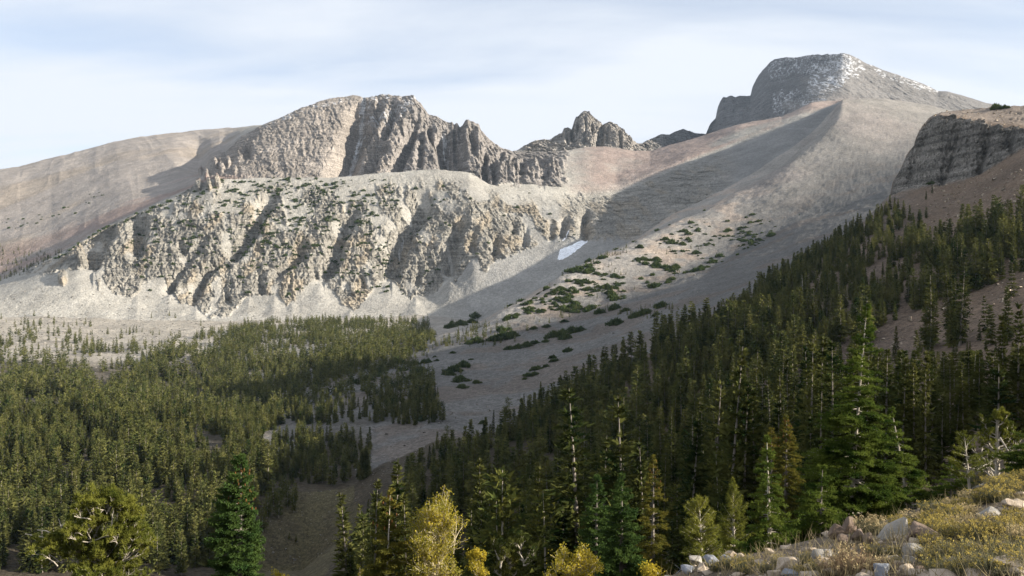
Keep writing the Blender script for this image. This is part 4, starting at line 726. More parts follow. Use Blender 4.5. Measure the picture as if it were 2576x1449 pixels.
# the rest: simpler crowns merged into one wood
def lod(seed, form, lv, nb):
    mb, tr = spray_tree(seed, 10, {'round': 2.1}.get(form, 1.65), {'tall': 'column', 'young': 'spire', 'snag': 'spire', 'bare': 'round'}.get(form, form), lv=lv, nb=nb, spray=0.95 if lv > 15 else 1.6, per=4 if lv > 15 else 2, gap=0.04, bare=0.05)
    v0, f0 = mb.data(); tr2 = MB(); tr2.tube([[0, 0, -0.6], [0, 0, 5], [0, 0, 9.6]], [0.11, 0.07, 0.015], 3); v1, f1 = tr2.data()
    return v0, f0, v1, f1
LOD = {(fm, q): [lod(600 + 7 * k + q, fm, lv, nb) for k in range(5)] for fm in ('spire', 'round', 'tall', 'young', 'snag', 'bare') for q, (lv, nb) in enumerate([(28, 9), (13, 7)])}
wv, wf, tv, tf = [], [], [], []; nwv = ntv = 0
for i in order[285:]:
    p, hh, form, _ = SPEC[i]
    v0, f0, v1, f1 = LOD[(form, 0 if p[1] < 560 else 1)][int(rng.integers(5))]
    a = rng.uniform(0, 6.28); c_, s_ = math.cos(a), math.sin(a); sc = np.array([hh / 10 * rng.uniform(0.85, 1.2)] * 2 + [hh / 10])
    for (v_, f_, V_, F_, isw) in ((v0, f0, wv, wf, 1), (v1, f1, tv, tf, 0)):
        q = v_ * sc; q = np.stack([q[:, 0] * c_ - q[:, 1] * s_, q[:, 0] * s_ + q[:, 1] * c_, q[:, 2]], 1) + p
        V_.append(q.astype(np.float32)); F_.append(f_ + (nwv if isw else ntv))
        if isw: nwv += len(v_)
        else: ntv += len(v_)
wood = tag(obj('forest', mesh_data('forest_crowns', np.concatenate(wv), np.concatenate(wf), M['wood_far'])), 'dense conifer forest filling the valley floor and thinning up the scree', None, None, 'stuff')
obj('trunks', mesh_data('forest_trunks', np.concatenate(tv), np.concatenate(tf), M['bark']), wood)
print('trees', len(SPEC), 'wood tris', sum(len(f) for f in wf))
# ------------------------------------------------------------------ the trees close to the viewpoint, each its own build
def unit(v): return v / (np.linalg.norm(v) + 1e-9)
def near_conifer(name, px, vtop, y, lean=(0.0, 0.0), r=0.9, shape=0.8, whorl=0.13, nb=7, mat='fir', bark='bark', ln=0.045, wd=0.009, step=0.02, per=3, up0=0.5, droop=0.25,
                 fan=0.42, rmin=0.06, bare=0.0, base=None, seed=1, tilt=0.0, cones=0, skirt=1.0, lopside=None, trunk_r=None, gapw=0.0, pw=None, label='', cat='fir', spread=1.0, branchbase=0.25, group=None):
    g = np.random.default_rng(seed); b = near_at(px, y) if base is None else np.array(base); ztop = (CYV - vtop) / F * y; h = ztop - b[2]
    root = empty(name, b); fo = MB(); tr = MB(); co = MB(); tw = MB()
    lx, ly = lean
    def ax(t): return np.array([lx * t ** 1.3, ly * t ** 1.3, h * t])
    tsl = np.linspace(-0.06, 1, 14); R0 = trunk_r or 0.02 * h
    tr.tube(np.array([ax(max(t, 0)) + [0, 0, min(t, 0) * h] for t in tsl]), np.interp(tsl, [-0.06, 0, 1], [R0 * 1.25, R0, 0.006]), 8)
    P0, P1 = [], []; z = h - 0.10 * whorl; i = 0
    # leader
    P0.append(ax(0.93)); P1.append(ax(1.0))
    while z > bare * h + 0.02:
        d_ = h - z; t = z / h; rr = rmin + r * (1 - math.exp(-(d_ / h) / shape * 2.2) if pw is None else (d_ / h) ** pw) * (skirt if t < 0.25 else 1.0)
        i += 1
        n_ = nb + (2 if d_ > 0.4 * h else 0)
        for k in range(n_):
            if g.random() < gapw: continue
            a = g.uniform(0, 2 * np.pi); L_ = rr * g.uniform(0.62, 1.12)
            if lopside is not None: L_ *= 1 + lopside[1] * math.cos(a - lopside[0])
            L_ = max(L_, 0.04); el = up0 * (1 - min(1, d_ / (0.35 * h))) + tilt + g.normal(0, 0.10); o = ax(t) + np.array([0, 0, g.uniform(-0.4, 0.4) * whorl])
            dh = np.array([math.cos(a), math.sin(a), 0.0]); pts = []; m = 6
            for q in range(m):
                s_ = q / (m - 1); pts.append(o + dh * L_ * s_ * math.cos(el) + np.array([0, 0, L_ * (math.sin(el) * s_ - droop * s_ ** 1.5 + 0.6 * droop * s_ ** 3)]))
            pts = np.array(pts); 
            if L_ > 0.12: tw.tube(pts, np.linspace(0.014 * L_ + 0.003, 0.002, m), 3)
            q0 = int(m * branchbase) if L_ > 0.3 else 0
            for q in range(q0, m - 1): P0.append(pts[q]); P1.append(pts[q + 1])
            ns = int(3 + L_ / (0.055 if y < 20 else 0.085)); side = np.cross(dh, [0, 0, 1.0])
            for q in range(ns):
                s_ = branchbase + (0.98 - branchbase) * (q + g.uniform(0, 1)) / ns; f_ = s_ * (m - 1); q_ = min(int(f_), m - 2); p = pts[q_] + (pts[q_ + 1] - pts[q_]) * (f_ - q_)
                sg = 1 if q % 2 else -1; l2 = fan * L_ * (1.08 - s_) * g.uniform(0.6, 1.15) * spread + 0.03
                dv = unit(dh * 0.75 + side * sg * 0.8 + np.array([0, 0, g.normal(0.05, 0.14)])); e = p + dv * l2 + np.array([0, 0, -0.1 * l2]); mid = p + dv * l2 * 0.5
                P0 += [p, mid]; P1 += [mid, e]
                if l2 > 0.16:
                    for w in (0.45, 0.75):
                        for s2 in (1, -1):
                            dv2 = unit(dv + s2 * 0.8 * np.cross(dv, [0, 0, 1.0]) + np.array([0, 0, g.normal(0, 0.15)])); l3 = l2 * 0.4 * (1.1 - w) + 0.02; P0.append(p + dv * l2 * w); P1.append(p + dv * l2 * w + dv2 * l3)
        z -= whorl * g.uniform(0.8, 1.2)
    needles(fo, np.array(P0), np.array(P1), step, ln, wd, per)
    obj('trunk', tr.mesh(name + '_trunk', M[bark], True), root); br = obj('branches', tw.mesh(name + '_twigs', M[bark]), root) if tw.v else None
    obj('foliage', fo.mesh(name + '_needles', M[mat]), root)
    for c in range(cones):
        t = g.uniform(0.86, 0.99); a = g.uniform(0, 6.28); rr = rmin + r * (1 - math.exp(-(1 - t) / shape * 2.2)); p = ax(t) + np.array([math.cos(a), math.sin(a), 0]) * rr * g.uniform(0.2, 0.9)
        s_ = 0.024 * (1 + y / 40); co.tube([p + [0, 0, 0.2 * s_], p, p - [0, 0, 1.6 * s_], p - [0, 0, 2.4 * s_]], [0.1 * s_, 0.5 * s_, 0.5 * s_, 0.1 * s_], 6)
    if cones: tag(obj('cones', co.mesh(name + '_cones', M['cones']), root), None, None, None, 'stuff')
    return tag(root, label, cat, group)
near_conifer('fir_tree', 2138, 772, 16.0, (0.32, 0.0), r=1.3, pw=0.95, whorl=0.13, nb=7, mat='fir', seed=11, gapw=0.1, tilt=0.05, bark='palebark', rmin=0.05, trunk_r=0.05, wd=0.017, ln=0.052, per=4,
             label='tall bright green fir with a thin leader shoot, tallest tree on the near slope', cat='fir')
near_conifer('fir_tree', 1938, 1105, 14.0, (-0.06, 0), r=0.62, shape=0.8, whorl=0.13, nb=7, mat='fir', wd=0.017, ln=0.052, per=4, pw=0.9, seed=12, bark='palebark', skirt=1.3, rmin=0.03, gapw=0.1, label='small bright green fir left of the tallest fir', cat='fir')
near_conifer('fir_tree', 2290, 1030, 19.0, (-0.42, 0), r=0.75, shape=0.8, whorl=0.13, nb=7, mat='fir', wd=0.017, ln=0.052, per=4, pw=0.9, seed=13, bark='palebark', skirt=1.5, gapw=0.1, label='leaning green fir with a bare pale trunk, right of the tallest fir', cat='fir')
near_conifer('fir_tree', 2062, 1180, 15.0, (0.05, 0), r=0.7, shape=0.7, whorl=0.13, nb=7, mat='fir', wd=0.017, ln=0.052, per=4, pw=0.8, seed=14, skirt=1.3, label='low dark fir hugging the left foot of the tallest fir', cat='fir')
near_conifer('fir_tree', 2225, 1215, 17.0, (0.05, 0), r=0.75, shape=0.7, whorl=0.13, nb=7, mat='fir', wd=0.017, ln=0.052, per=4, pw=0.75, seed=15, skirt=1.3, label='low spreading fir behind the fallen log, right of the tallest fir', cat='fir')
near_conifer('fir_tree', 2392, 1165, 21.0, (0.02, 0), r=0.85, shape=0.6, whorl=0.13, nb=7, mat='fir', wd=0.017, ln=0.052, per=4, pw=0.7, seed=16, skirt=1.2, label='low bushy green fir behind the grey logs', cat='fir')
near_conifer('fir_tree', 2600, 1075, 20.0, (0, 0), r=1.0, shape=0.6, whorl=0.13, nb=7, mat='fir', wd=0.017, ln=0.052, per=4, pw=0.7, seed=17, skirt=1.2, label='green fir cut off by the right edge behind the tangled stump', cat='fir')
near_conifer('spruce_tree', 1560, 1197, 40.0, (0.1, 0), r=1.25, shape=0.5, whorl=0.22, nb=9, mat='bluespruce', ln=0.11, wd=0.042, step=0.05, per=4, seed=21, rmin=0.1, label='blue green spruce with a dense full crown at the bottom edge', cat='spruce')
near_conifer('spruce_tree', 1497, 1200, 44.0, (0.1, 0), r=1.25, shape=0.5, whorl=0.24, nb=9, mat='bluespruce', ln=0.12, wd=0.045, step=0.055, per=4, seed=22, rmin=0.12, gapw=0.15, label='olive green spruce just left of the dense blue green spruce', cat='spruce')
near_conifer('spruce_tree', 1640, 1150, 52.0, (0.1, 0), r=1.35, shape=0.5, whorl=0.34, nb=7, mat='goldtop', ln=0.12, wd=0.04, step=0.07, per=3, seed=23, rmin=0.12, gapw=0.1, cones=25, label='golden topped spruce just right of the dense blue green spruce', cat='spruce')
near_conifer('spruce_tree', 1975, 1050, 56.0, (0.1, 0), r=1.7, shape=0.6, whorl=0.33, nb=8, mat='goldtop', ln=0.12, wd=0.04, step=0.065, per=3, seed=24, rmin=0.15, cones=30, label='broad golden brown spruce behind the small bright fir', cat='spruce')
near_conifer('spruce_tree', 1938, 1085, 60.0, (0.1, 0), r=1.5, shape=0.6, whorl=0.34, nb=7, mat='goldtop', ln=0.13, wd=0.045, step=0.08, per=3, seed=25, rmin=0.15, cones=20, base=ground(1938, 60.5), label='golden brown spruce left behind the broad golden brown one', cat='spruce')
near_conifer('spruce_tree', 962, 1238, 24.0, (0.22, 0), r=1.75, pw=0.62, whorl=0.22, nb=6, mat='goldtop', ln=0.07, wd=0.034, step=0.022, per=4, seed=26, rmin=0.08, gapw=0.2, droop=0.3, cones=22, bark='palebark', trunk_r=0.09, fan=0.34, branchbase=0.12, label='sparse see-through spruce with a pale trunk left of the yellow aspen', cat='spruce')
near_conifer('spruce_tree', 600, 1150, 30.0, (0.1, 0), r=1.12, shape=0.34, whorl=0.16, nb=9, mat='bluespruce', ln=0.085, wd=0.035, step=0.035, per=4, seed=27, rmin=0.12, cones=70, droop=0.12, lopside=(2.9, 0.25), label='dense dark green spruce with brown cones at its top, left of the meadow', cat='spruce')
near_conifer('spruce_tree', 905, 1428, 20.0, (0.0, 0), r=0.4, shape=0.5, whorl=0.16, nb=5, mat='goldtop', ln=0.05, wd=0.014, step=0.03, seed=28, cones=14, label='tip of a small golden spruce at the bottom edge left of the sparse spruce', cat='spruce')
near_conifer('young_pine', 1768, 1262, 11.5, (-0.05, 0), r=0.26, shape=0.35, whorl=0.06, nb=5, mat='limber', ln=0.05, wd=0.007, step=0.012, per=3, seed=29, up0=0.9, tilt=0.5, droop=0.0, bark='palebark', trunk_r=0.02, fan=0.3, label='small wispy pine with a pale trunk above the rock pile', cat='pine')
near_conifer('young_pine', 2440, 1095, 18.0, (-0.12, 0), r=0.5, shape=0.6, whorl=0.11, nb=4, mat='limber', ln=0.06, wd=0.011, step=0.018, per=3, seed=30, up0=0.9, tilt=0.35, droop=0.0, bark='palebark', trunk_r=0.035, gapw=0.4, fan=0.3, bare=0.25, label='thin young pine with a bare whitish lower trunk beside the weathered log', cat='pine')
near_conifer('pine_tree', 1850, 1212, 30.0, (-0.1, 0), r=0.85, shape=0.45, whorl=0.20, nb=6, mat='limber', ln=0.09, wd=0.02, step=0.035, per=3, seed=31, up0=1.0, tilt=0.5, droop=0.0, bark='palebark', label='pale feathery pine left of the small bright fir', cat='pine')

def branching(root_pts, seed, levels, nchild, ang, lenf, r0, mb, tips, k=6, up=0.1, minr=0.004, jitter=0.18):
    """a limb that forks; gathers its twig ends"""
    g = np.random.default_rng(seed)
    def grow(p, d, L_, r_, lv):
        pts = [p]; q = p.copy(); dd = d.copy(); n = 4
        for i in range(n):
            dd = unit(dd + g.normal(0, jitter, 3) + np.array([0, 0, up])); q = q + dd * L_ / n; pts.append(q.copy())
        mb.tube(np.array(pts), np.linspace(r_, max(minr, r_ * 0.55), n + 1), k if lv > 1 else 3)
        if lv <= 1: tips.append((pts[1], pts[-1]))
        if lv <= 0: return
        for c in range(nchild):
            s_ = g.uniform(0.35, 1.0); f_ = s_ * n; i = min(int(f_), n - 1); b = pts[i] + (pts[i + 1] - pts[i]) * (f_ - i)
            a = unit(np.cross(dd, g.normal(size=3))); nd = unit(dd * math.cos(ang) + a * math.sin(ang) * g.uniform(0.7, 1.2)); grow(b, nd, L_ * lenf * g.uniform(0.75, 1.2), max(minr, r_ * 0.5), lv - 1)
    for p, d, L_, r_, lv in root_pts: grow(np.array(p, float), unit(np.array(d, float)), L_, r_, lv)
def near_aspen(name, px, vtop, y, rx, hcrown, nlimb, seed, leaf=0.05, nleaf=14, label='', lean=0.0, gold=0.5, cat='aspen', peaks=()):
    g = np.random.default_rng(seed); b = near_at(px, y); h = (CYV - vtop) / F * y - b[2]; root = empty(name, b); tr = MB(); br = MB(); lf = MB(); tips = []
    ts = np.linspace(-0.05, 1, 10); wob = np.cumsum(g.normal(0, 0.012 * h, (10, 2)), 0); ax = np.stack([wob[:, 0] + lean * ts, wob[:, 1], ts * h * 0.93], 1); tr.tube(ax, np.interp(ts, [-0.05, 0, 1], [0.02 * h, 0.0125 * h, 0.008]), 8)
    roots = []
    for i in range(nlimb):
        t = 1 - hcrown / h * g.uniform(0.0, 1.0) ** 0.8 if i > 3 else g.uniform(0.85, 0.98); o = np.array([np.interp(t, ts, ax[:, q]) for q in range(3)]); a = g.uniform(0, 6.28); u = (1 - t) * h / hcrown
        L_ = rx * (0.35 + 0.75 * math.sin(min(1, u + 0.12) * 2.2)) * g.uniform(0.7, 1.15); roots.append((o, [math.cos(a), math.sin(a), g.uniform(0.45, 1.1)], L_ * 0.72, 0.012 + 0.012 * u, 2))
    for dx, zz, L_ in peaks: roots.append((np.array([dx * 0.5, 0, zz - L_]), [dx * 0.6, 0, 1.6], L_, 0.016, 2))
    branching(roots, seed + 1, 2, 4, 0.75, 0.55, 0.02, br, tips, up=0.16)
    p0 = np.array([t[0] for t in tips]); p1 = np.array([t[1] for t in tips]); n = len(tips) * nleaf; i = np.repeat(np.arange(len(tips)), nleaf)
    c = p0[i] + (p1 - p0)[i] * g.uniform(0, 1.1, n)[:, None] + g.normal(0, 0.05, (n, 3)); col = g.uniform(0, 1, n) * 0.5 + 0.5 * gold
    warm = np.stack([0.75 + 0.5 * col, 0.75 + 0.25 * col, 0.9 - 0.2 * col], 1) * g.uniform(0.75, 1.15, n)[:, None]
    lf.quads(c, g.normal(size=(n, 3)) + np.array([0, 0, -0.5]), leaf * g.uniform(0.7, 1.2, n), leaf * 0.85 * g.uniform(0.7, 1.2, n), warm)
    obj('trunk', tr.mesh(name + '_trunk', M['aspenbark'], True), root); obj('branches', br.mesh(name + '_limbs', M['aspenbark']), root); obj('leaves', lf.mesh(name + '_leaves', M['aspen']), root)
    return tag(root, label, cat)
near_aspen('aspen_tree', 1122, 1262, 24.0, 1.2, 3.0, 62, 41, gold=0.3, label='yellow green aspen with pale forked trunk at the bottom centre', peaks=[(0.42, 6.1, 1.0), (-0.1, 6.4, 1.0)])
near_aspen('aspen_tree', 693, 1398, 26.0, 0.4, 1.2, 12, 42, nleaf=9, gold=0.95, label='thin golden aspen tip beside the dense dark spruce', lean=0.1)
near_aspen('aspen_tree', 1462, 1392, 20.0, 0.75, 1.3, 26, 43, nleaf=14, gold=0.55, leaf=0.045, label='golden orange aspen crown below the dense blue green spruce')
near_aspen('aspen_tree', 1212, 1352, 23.0, 0.4, 1.6, 14, 46, nleaf=10, gold=0.9, label='small golden aspen pressed between the yellow green aspen and green pine')
near_aspen('aspen_sapling', 1630, 1428, 12.0, 0.14, 0.4, 8, 44, nleaf=8, gold=1.0, leaf=0.025, label='tiny orange aspen sapling left of the rock pile')

def near_pine(name, px, vtop, y, rx, depth, seed, mat, label, tuft=0.09, nlimb=40, ntuft=26, dome=0.8, dead=(), trunk=0.12, shift=0.0, lobes=()):
    g = np.random.default_rng(seed); b = near_at(px, y); h = (CYV - vtop) / F * y - b[2]; root = empty(name, b); tr = MB(); br = MB(); fo = MB(); tips = []
    ts = np.linspace(-0.05, 1, 10); wob = np.cumsum(g.normal(0, 0.02 * h / 3, (10, 2)), 0); ax = np.stack([wob[:, 0] + shift * ts, wob[:, 1], ts * h * 0.9], 1); tr.tube(ax, np.interp(ts, [-0.05, 0, 1], [trunk * 1.4, trunk, 0.03]), 8)
    roots = []
    for i in range(nlimb):
        u = g.uniform(0, 1); t = 1 - depth / h * u * 0.95 - 0.1 * depth / h; o = np.array([np.interp(t, ts, ax[:, q]) for q in range(3)]); a = g.uniform(0, 6.28)
        L_ = rx * (0.30 + 0.75 * u ** dome) * g.uniform(0.6, 1.1); roots.append((o, [math.cos(a), math.sin(a), g.uniform(0.1, 0.9) * (1.3 - u)], L_ * 0.7, 0.02 + 0.02 * u, 2))
    for (dx, dz, L_, n_) in lobes:
        for i in range(n_): roots.append((np.array([dx * 0.55, g.normal(0, 0.2), h + dz - 0.25 * L_]), [dx * 0.5 + g.normal(0, 0.5), g.normal(0, 0.7), g.uniform(0.3, 1.0)], L_ * 0.7, 0.022, 2))
    branching(roots, seed + 1, 2, 4, 0.7, 0.55, 0.03, br, tips, up=0.14)
    p1 = np.array([t[1] for t in tips]); p0 = np.array([t[0] for t in tips]); base = p1 + (p0 - p1) * 0.45
    needles(fo, base, p1, 0.30 / ntuft, tuft, tuft * 0.16, 1, fwd=0.75, up=0.5)
    i = np.repeat(np.arange(len(p1)), ntuft); fo.blades(p1[i] + g.normal(0, 0.012, (len(i), 3)), unit(np.array([0, 0, 0.6])) + g.normal(0, 0.75, (len(i), 3)), tuft * g.uniform(0.7, 1.2, len(i)), tuft * 0.17)
    for pts, r_ in dead: br.tube(np.array(pts) + [0, 0, h], np.linspace(r_, 0.012, len(pts)), 5)
    obj('trunk', tr.mesh(name + '_trunk', M['palebark'], True), root); obj('branches', br.mesh(name + '_limbs', M['palebark']), root); obj('foliage', fo.mesh(name + '_needles', M[mat]), root)
    return tag(root, label, 'pine')
near_pine('pine_tree', 262, 1278, 28.0, 1.6, 3.2, 51, 'limber', 'broad yellow green pine with twisted grey limbs in the lower left corner', nlimb=90, ntuft=28, tuft=0.15, dome=0.6, trunk=0.14,
    lobes=[(-1.3, -1.6, 1.1, 12), (-2.3, -1.5, 1.0, 12), (1.2, -1.45, 1.1, 12), (1.0, -0.9, 1.0, 9), (0.75, -0.35, 0.8, 9), (-0.5, -0.1, 0.8, 9), (0.3, 0.05, 0.7, 8), (-0.7, -0.8, 1.0, 10)],
    dead=[([(-0.9, 0, -1.45), (-1.5, 0, -1.0), (-2.0, 0.1, -1.0), (-2.6, 0, -0.85)], 0.05), ([(-1.2, 0, -1.15), (-1.35, 0, -0.8), (-1.5, 0, -0.35)], 0.04), ([(-1.42, 0, -0.6), (-1.2, 0, -0.45), (-1.12, 0, -0.3)], 0.025), ([(-1.5, 0, -0.95), (-1.9, 0, -0.75), (-2.2, 0, -0.72)], 0.02)])
near_pine('pine_tree', 1282, 1328, 21.0, 0.62, 1.7, 52, 'pine', 'bushy green pine just right of the yellow green aspen', nlimb=46, ntuft=20, tuft=0.085, dome=0.75, trunk=0.07, lobes=[(0.62, -0.75, 0.5, 5), (-0.4, -0.75, 0.5, 5), (0.5, -0.4, 0.4, 3)])
near_pine('pine_tree', 2505, 1000, 27.0, 1.1, 2.4, 53, 'limber', 'large open pine with bare grey limbs near the right edge', nlimb=30, ntuft=18, tuft=0.10, dome=0.9, trunk=0.11,
    dead=[([(-0.4, -0.5, -1.9), (-0.9, -0.6, -2.15), (-1.3, -0.6, -2.05)], 0.03), ([(-0.1, -0.4, -1.2), (0.0, -0.6, -1.5), (0.25, -0.6, -1.9)], 0.03)])

# ------------------------------------------------------------------ shrubs of the open slopes
def mat_shrub(seed):
    g = np.random.default_rng(seed); mb = MB(); n = 900; a = g.uniform(0, 6.28, n); q = np.sqrt(g.uniform(0, 1, n)); lob = 0.8 + 0.25 * np.sin(3 * a + g.uniform(0, 6)) + 0.12 * np.sin(7 * a + g.uniform(0, 6))
    x = 3 * q * lob * np.cos(a); y_ = 2.2 * q * lob * np.sin(a); z = 1.35 * (1 - q ** 2.2) * g.uniform(0.25, 1.0, n) + 0.35 * fbm(x, y_, 2, seed)
    mb.blades(np.stack([x, y_, z - 0.35], 1), np.stack([g.normal(0, 0.6, n) + 0.3 * x, g.normal(0, 0.6, n) + 0.3 * y_, np.full(n, 1.0)], 1), g.uniform(0.45, 1.0, n), g.uniform(0.22, 0.5, n))
    st = MB()
    for k in range(6):
        a_ = g.uniform(0, 6.28); st.tube([[0, 0, -0.3], [0.9 * math.cos(a_), 0.7 * math.sin(a_), 0.25], [2.2 * math.cos(a_), 1.6 * math.sin(a_), 0.5]], [0.09, 0.07, 0.03], 4)
    return mb.mesh('mat_foliage', M['mat']), st.mesh('mat_stems', M['bark'])
MATS = [mat_shrub(700 + i) for i in range(5)]
def put_mat(p, w, label, group, hs=1.0):
    f_, st = MATS[int(rng.integers(5))]; o = empty('krummholz_shrub', p); s_ = w / 6.0; o.scale = (s_, s_, max(0.5, s_) * hs * rng.uniform(0.8, 1.2)); o.rotation_euler = (0, 0, rng.uniform(-0.4, 0.4) + (math.pi if rng.random() < 0.5 else 0))
    obj('foliage', f_, o); obj('stems', st, o); tag(o, label, 'shrub', group)
Z5 = [(735,1000,80),(650,1015,90),(690,1065,110),(1000,1030,110),(930,1065,120),(895,1090,90),(980,1135,120),(990,1185,75),(1095,1150,60),(1060,978,40),(795,958,28),(810,987,38),(925,935,45),(1765,918,75),(1650,968,55),(1665,992,70),(1600,1030,50),(1535,1050,90),(1480,1100,80),(1520,1095,70),(1445,1118,40),(1340,905,70),(1400,893,80),(1460,880,80),(1520,862,70),(1600,850,60),(1605,742,65),(1515,757,55),(1730,702,55),(1650,815,110),(1720,800,110),(1790,782,100),(1850,770,80),(1740,830,90),(1290,828,150),(1350,810,110),(1230,835,100),(1100,850,110),(1050,860,80),(920,708,35),(910,742,90),(980,728,110),(1060,710,80),(1090,668,80),(2110,720,120),(2290,655,90),(2330,640,110),(2400,660,60),(2250,670,90),(2440,595,110),(2100,610,90),(2180,625,70),(1930,610,60),(1990,640,80),(650,940,0),(580,1010,70),(560,1060,80),(470,1030,70),(520,1000,90),(420,1060,80),(620,1110,70),(380,1100,80),(300,1130,90),(220,1150,70),(1140,1440,60),(700,1420,90),(1500,1450,60)]
for zx, zy, w in Z5:
    if not w: continue
    px, v = 817.5 + zx * 0.3472, 566 + zy * 0.3472; p = hit(px, v); wm = max(2.5, 1.25 * w * 0.3472 / F * p[1])
    put_mat(p + np.array([0, 0, -0.1]), wm, ('large' if wm > 9 else 'small' if wm < 5 else 'mid-sized') + ' dark conifer mat on the ' + ('shaded grey scree slope' if v > 780 or px < 1300 else 'sloping moraine flank'), 'dark conifer mats on the open scree', 1.35)
def d_mor(px, v, x, y):
    return in_poly(px, v, [(1200,850),(1290,780),(1420,700),(1540,640),(1640,600),(1740,555),(1800,560),(1850,560),(1950,590),(1990,640),(1900,660),(1760,690),(1640,730),(1500,770),(1330,825)]) * sst(-0.2, 0.25, fbm(x / 26, y / 18, 3, 541)) * (0.4 + 1.2 * ((px < 1700) & (v > 650)))
for p in scatter(215, 'M', 'O', 1180, 2020, d_mor): put_mat(p - [0, 0, 0.1], 3.5 + 10 * rng.random() ** 1.5, 'dark green conifer mat on the sunlit moraine hump', 'conifer mats on the moraine', 1.5)
for p in scatter(16, 'M', 'O', 1800, 2150, lambda px, v, x, y: in_poly(px, v, [(1870,540),(1960,560),(2010,590),(1960,640),(1850,600)]) * 1.0): put_mat(p, rng.uniform(4, 9), 'dark conifer mat where shadow meets the long bare flank', 'conifer mats at the shadow edge')
for px, v, w in [(2505,273,34),(2525,272,22),(2340,462,20)]: p = hit(px, v + 2); put_mat(p, w / F * p[1] + 1, 'green shrub clump on the skyline of the cliff top' if v < 300 else 'green shrub at the foot of the dark cliff', 'shrubs on the cliff', 1.3)
# hundreds of small mats dotted over the wall and the far left slope
wm_v, wm_f, n_ = [], [], 0
def d_wall(px, v, x, y):
    d = sst(-0.30, 0.40, fbm(x / 20, v / 9, 3, 551)) * (v > 452) * (v < 770) * (px > 320) * (px < 1440)
    return d * (0.25 + 1.0 * ((px > 560) & (px < 1010) & (v < 640)) + 0.7 * (v < 700) * (px < 1010)) * np.where(px > 1130, 0.3, 1) * np.where((v < 478) & (px > 850), 0.35, 1)
pts = list(scatter(1350, 'Wt', 'W1', 300, 1450, d_wall)) + [hit(px + rng.normal(0, 8), v + rng.normal(0, 3)) for px, v in [(248,492),(240,500),(215,512),(90,545),(110,547),(130,543),(160,540),(180,536),(30,556),(10,560),(60,566),(90,562),(20,575),(45,572),(250,486),(170,522),(70,550)] for _ in range(2)] + [hit(px + rng.uniform(-4, 4), v + rng.uniform(0, 5)) for px, v in zip(np.linspace(140, 430, 60), np.interp(np.linspace(140, 430, 60), [130,180,250,330,430], [654,628,586,548,503]))]
pts += list(scatter(420, 'M', 'O', 1150, 2050, lambda px, v, x, y: d_mor(px, v, x, y) + 0.03 * (v > 520)))
tri0 = [MB() for _ in range(4)]
for k, mb in enumerate(tri0):
    g = np.random.default_rng(760 + k); n = 70; a = g.uniform(0, 6.28, n); q = np.sqrt(g.uniform(0, 1, n)); mb.blades(np.stack([q * np.cos(a), q * np.sin(a) * 0.8, 0.35 * (1 - q * q) - 0.15], 1), np.stack([g.normal(0, 0.6, n), g.normal(0, 0.6, n), np.full(n, 1.0)], 1), g.uniform(0.4, 0.8, n), g.uniform(0.3, 0.55, n))
for p in pts:
    v_, f_ = tri0[int(rng.integers(4))].data(); s_ = (1.0 + 3.4 * rng.random() ** 1.5) * (1.3 if rng.random() < 0.2 else 1); a = rng.uniform(0, 6.28); c_, s2 = math.cos(a), math.sin(a)
    q = np.stack([v_[:, 0] * c_ - v_[:, 1] * s2, v_[:, 0] * s2 + v_[:, 1] * c_, v_[:, 2] * rng.uniform(0.8, 1.5)], 1) * s_ + p; wm_v.append(q); wm_f.append(f_ + n_); n_ += len(v_)
tag(obj('mountain_shrubs', mesh_data('mountain_shrubs', np.concatenate(wm_v), np.concatenate(wm_f), M['mat'])), 'hundreds of dark shrub mats dotting the pale craggy wall', None, None, 'stuff')
# ------------------------------------------------------------------ rocks, logs and flowering brush of the near slope
import bmesh
def rock_mat(name, c1, c2, sc=6.0):
    mt = bpy.data.materials.new(name); mt.use_nodes = True; nt = mt.node_tree; L = nt.links.new; bs = nt.nodes['Principled BSDF']; bs.inputs['Roughness'].default_value = 0.88
    tc = N(nt, 'ShaderNodeTexCoord'); oi = N(nt, 'ShaderNodeObjectInfo'); ns = N(nt, 'ShaderNodeTexNoise'); ns.inputs['Scale'].default_value = sc; ns.inputs['Detail'].default_value = 8; ns.inputs['Roughness'].default_value = 0.7
    L(tc.outputs['Object'], ns.inputs['Vector']); mr = N(nt, 'ShaderNodeMapRange'); L(ns.outputs['Fac'], mr.inputs[0]); mr.inputs[1].default_value = 0.3; mr.inputs[2].default_value = 0.7
    mx = N(nt, 'ShaderNodeMix', data_type='RGBA'); L(mr.outputs[0], mx.inputs['Factor']); mx.inputs['A'].default_value = (*c1, 1); mx.inputs['B'].default_value = (*c2, 1); L(mx.outputs['Result'], bs.inputs['Base Color'])
    bp = N(nt, 'ShaderNodeBump'); bp.inputs['Distance'].default_value = 0.03; L(ns.outputs['Fac'], bp.inputs['Height']); L(bp.outputs[0], bs.inputs['Normal']); return mt
RM = {'pale': rock_mat('pale_quartzite', (0.15, 0.14, 0.122), (0.36, 0.33, 0.29)), 'tan': rock_mat('tan_quartzite', (0.26, 0.20, 0.145), (0.46, 0.38, 0.29)),
      'rust': rock_mat('rusty_quartzite', (0.085, 0.058, 0.04), (0.19, 0.135, 0.10)), 'grey': rock_mat('blue_grey_stone', (0.13, 0.14, 0.16), (0.30, 0.31, 0.34))}
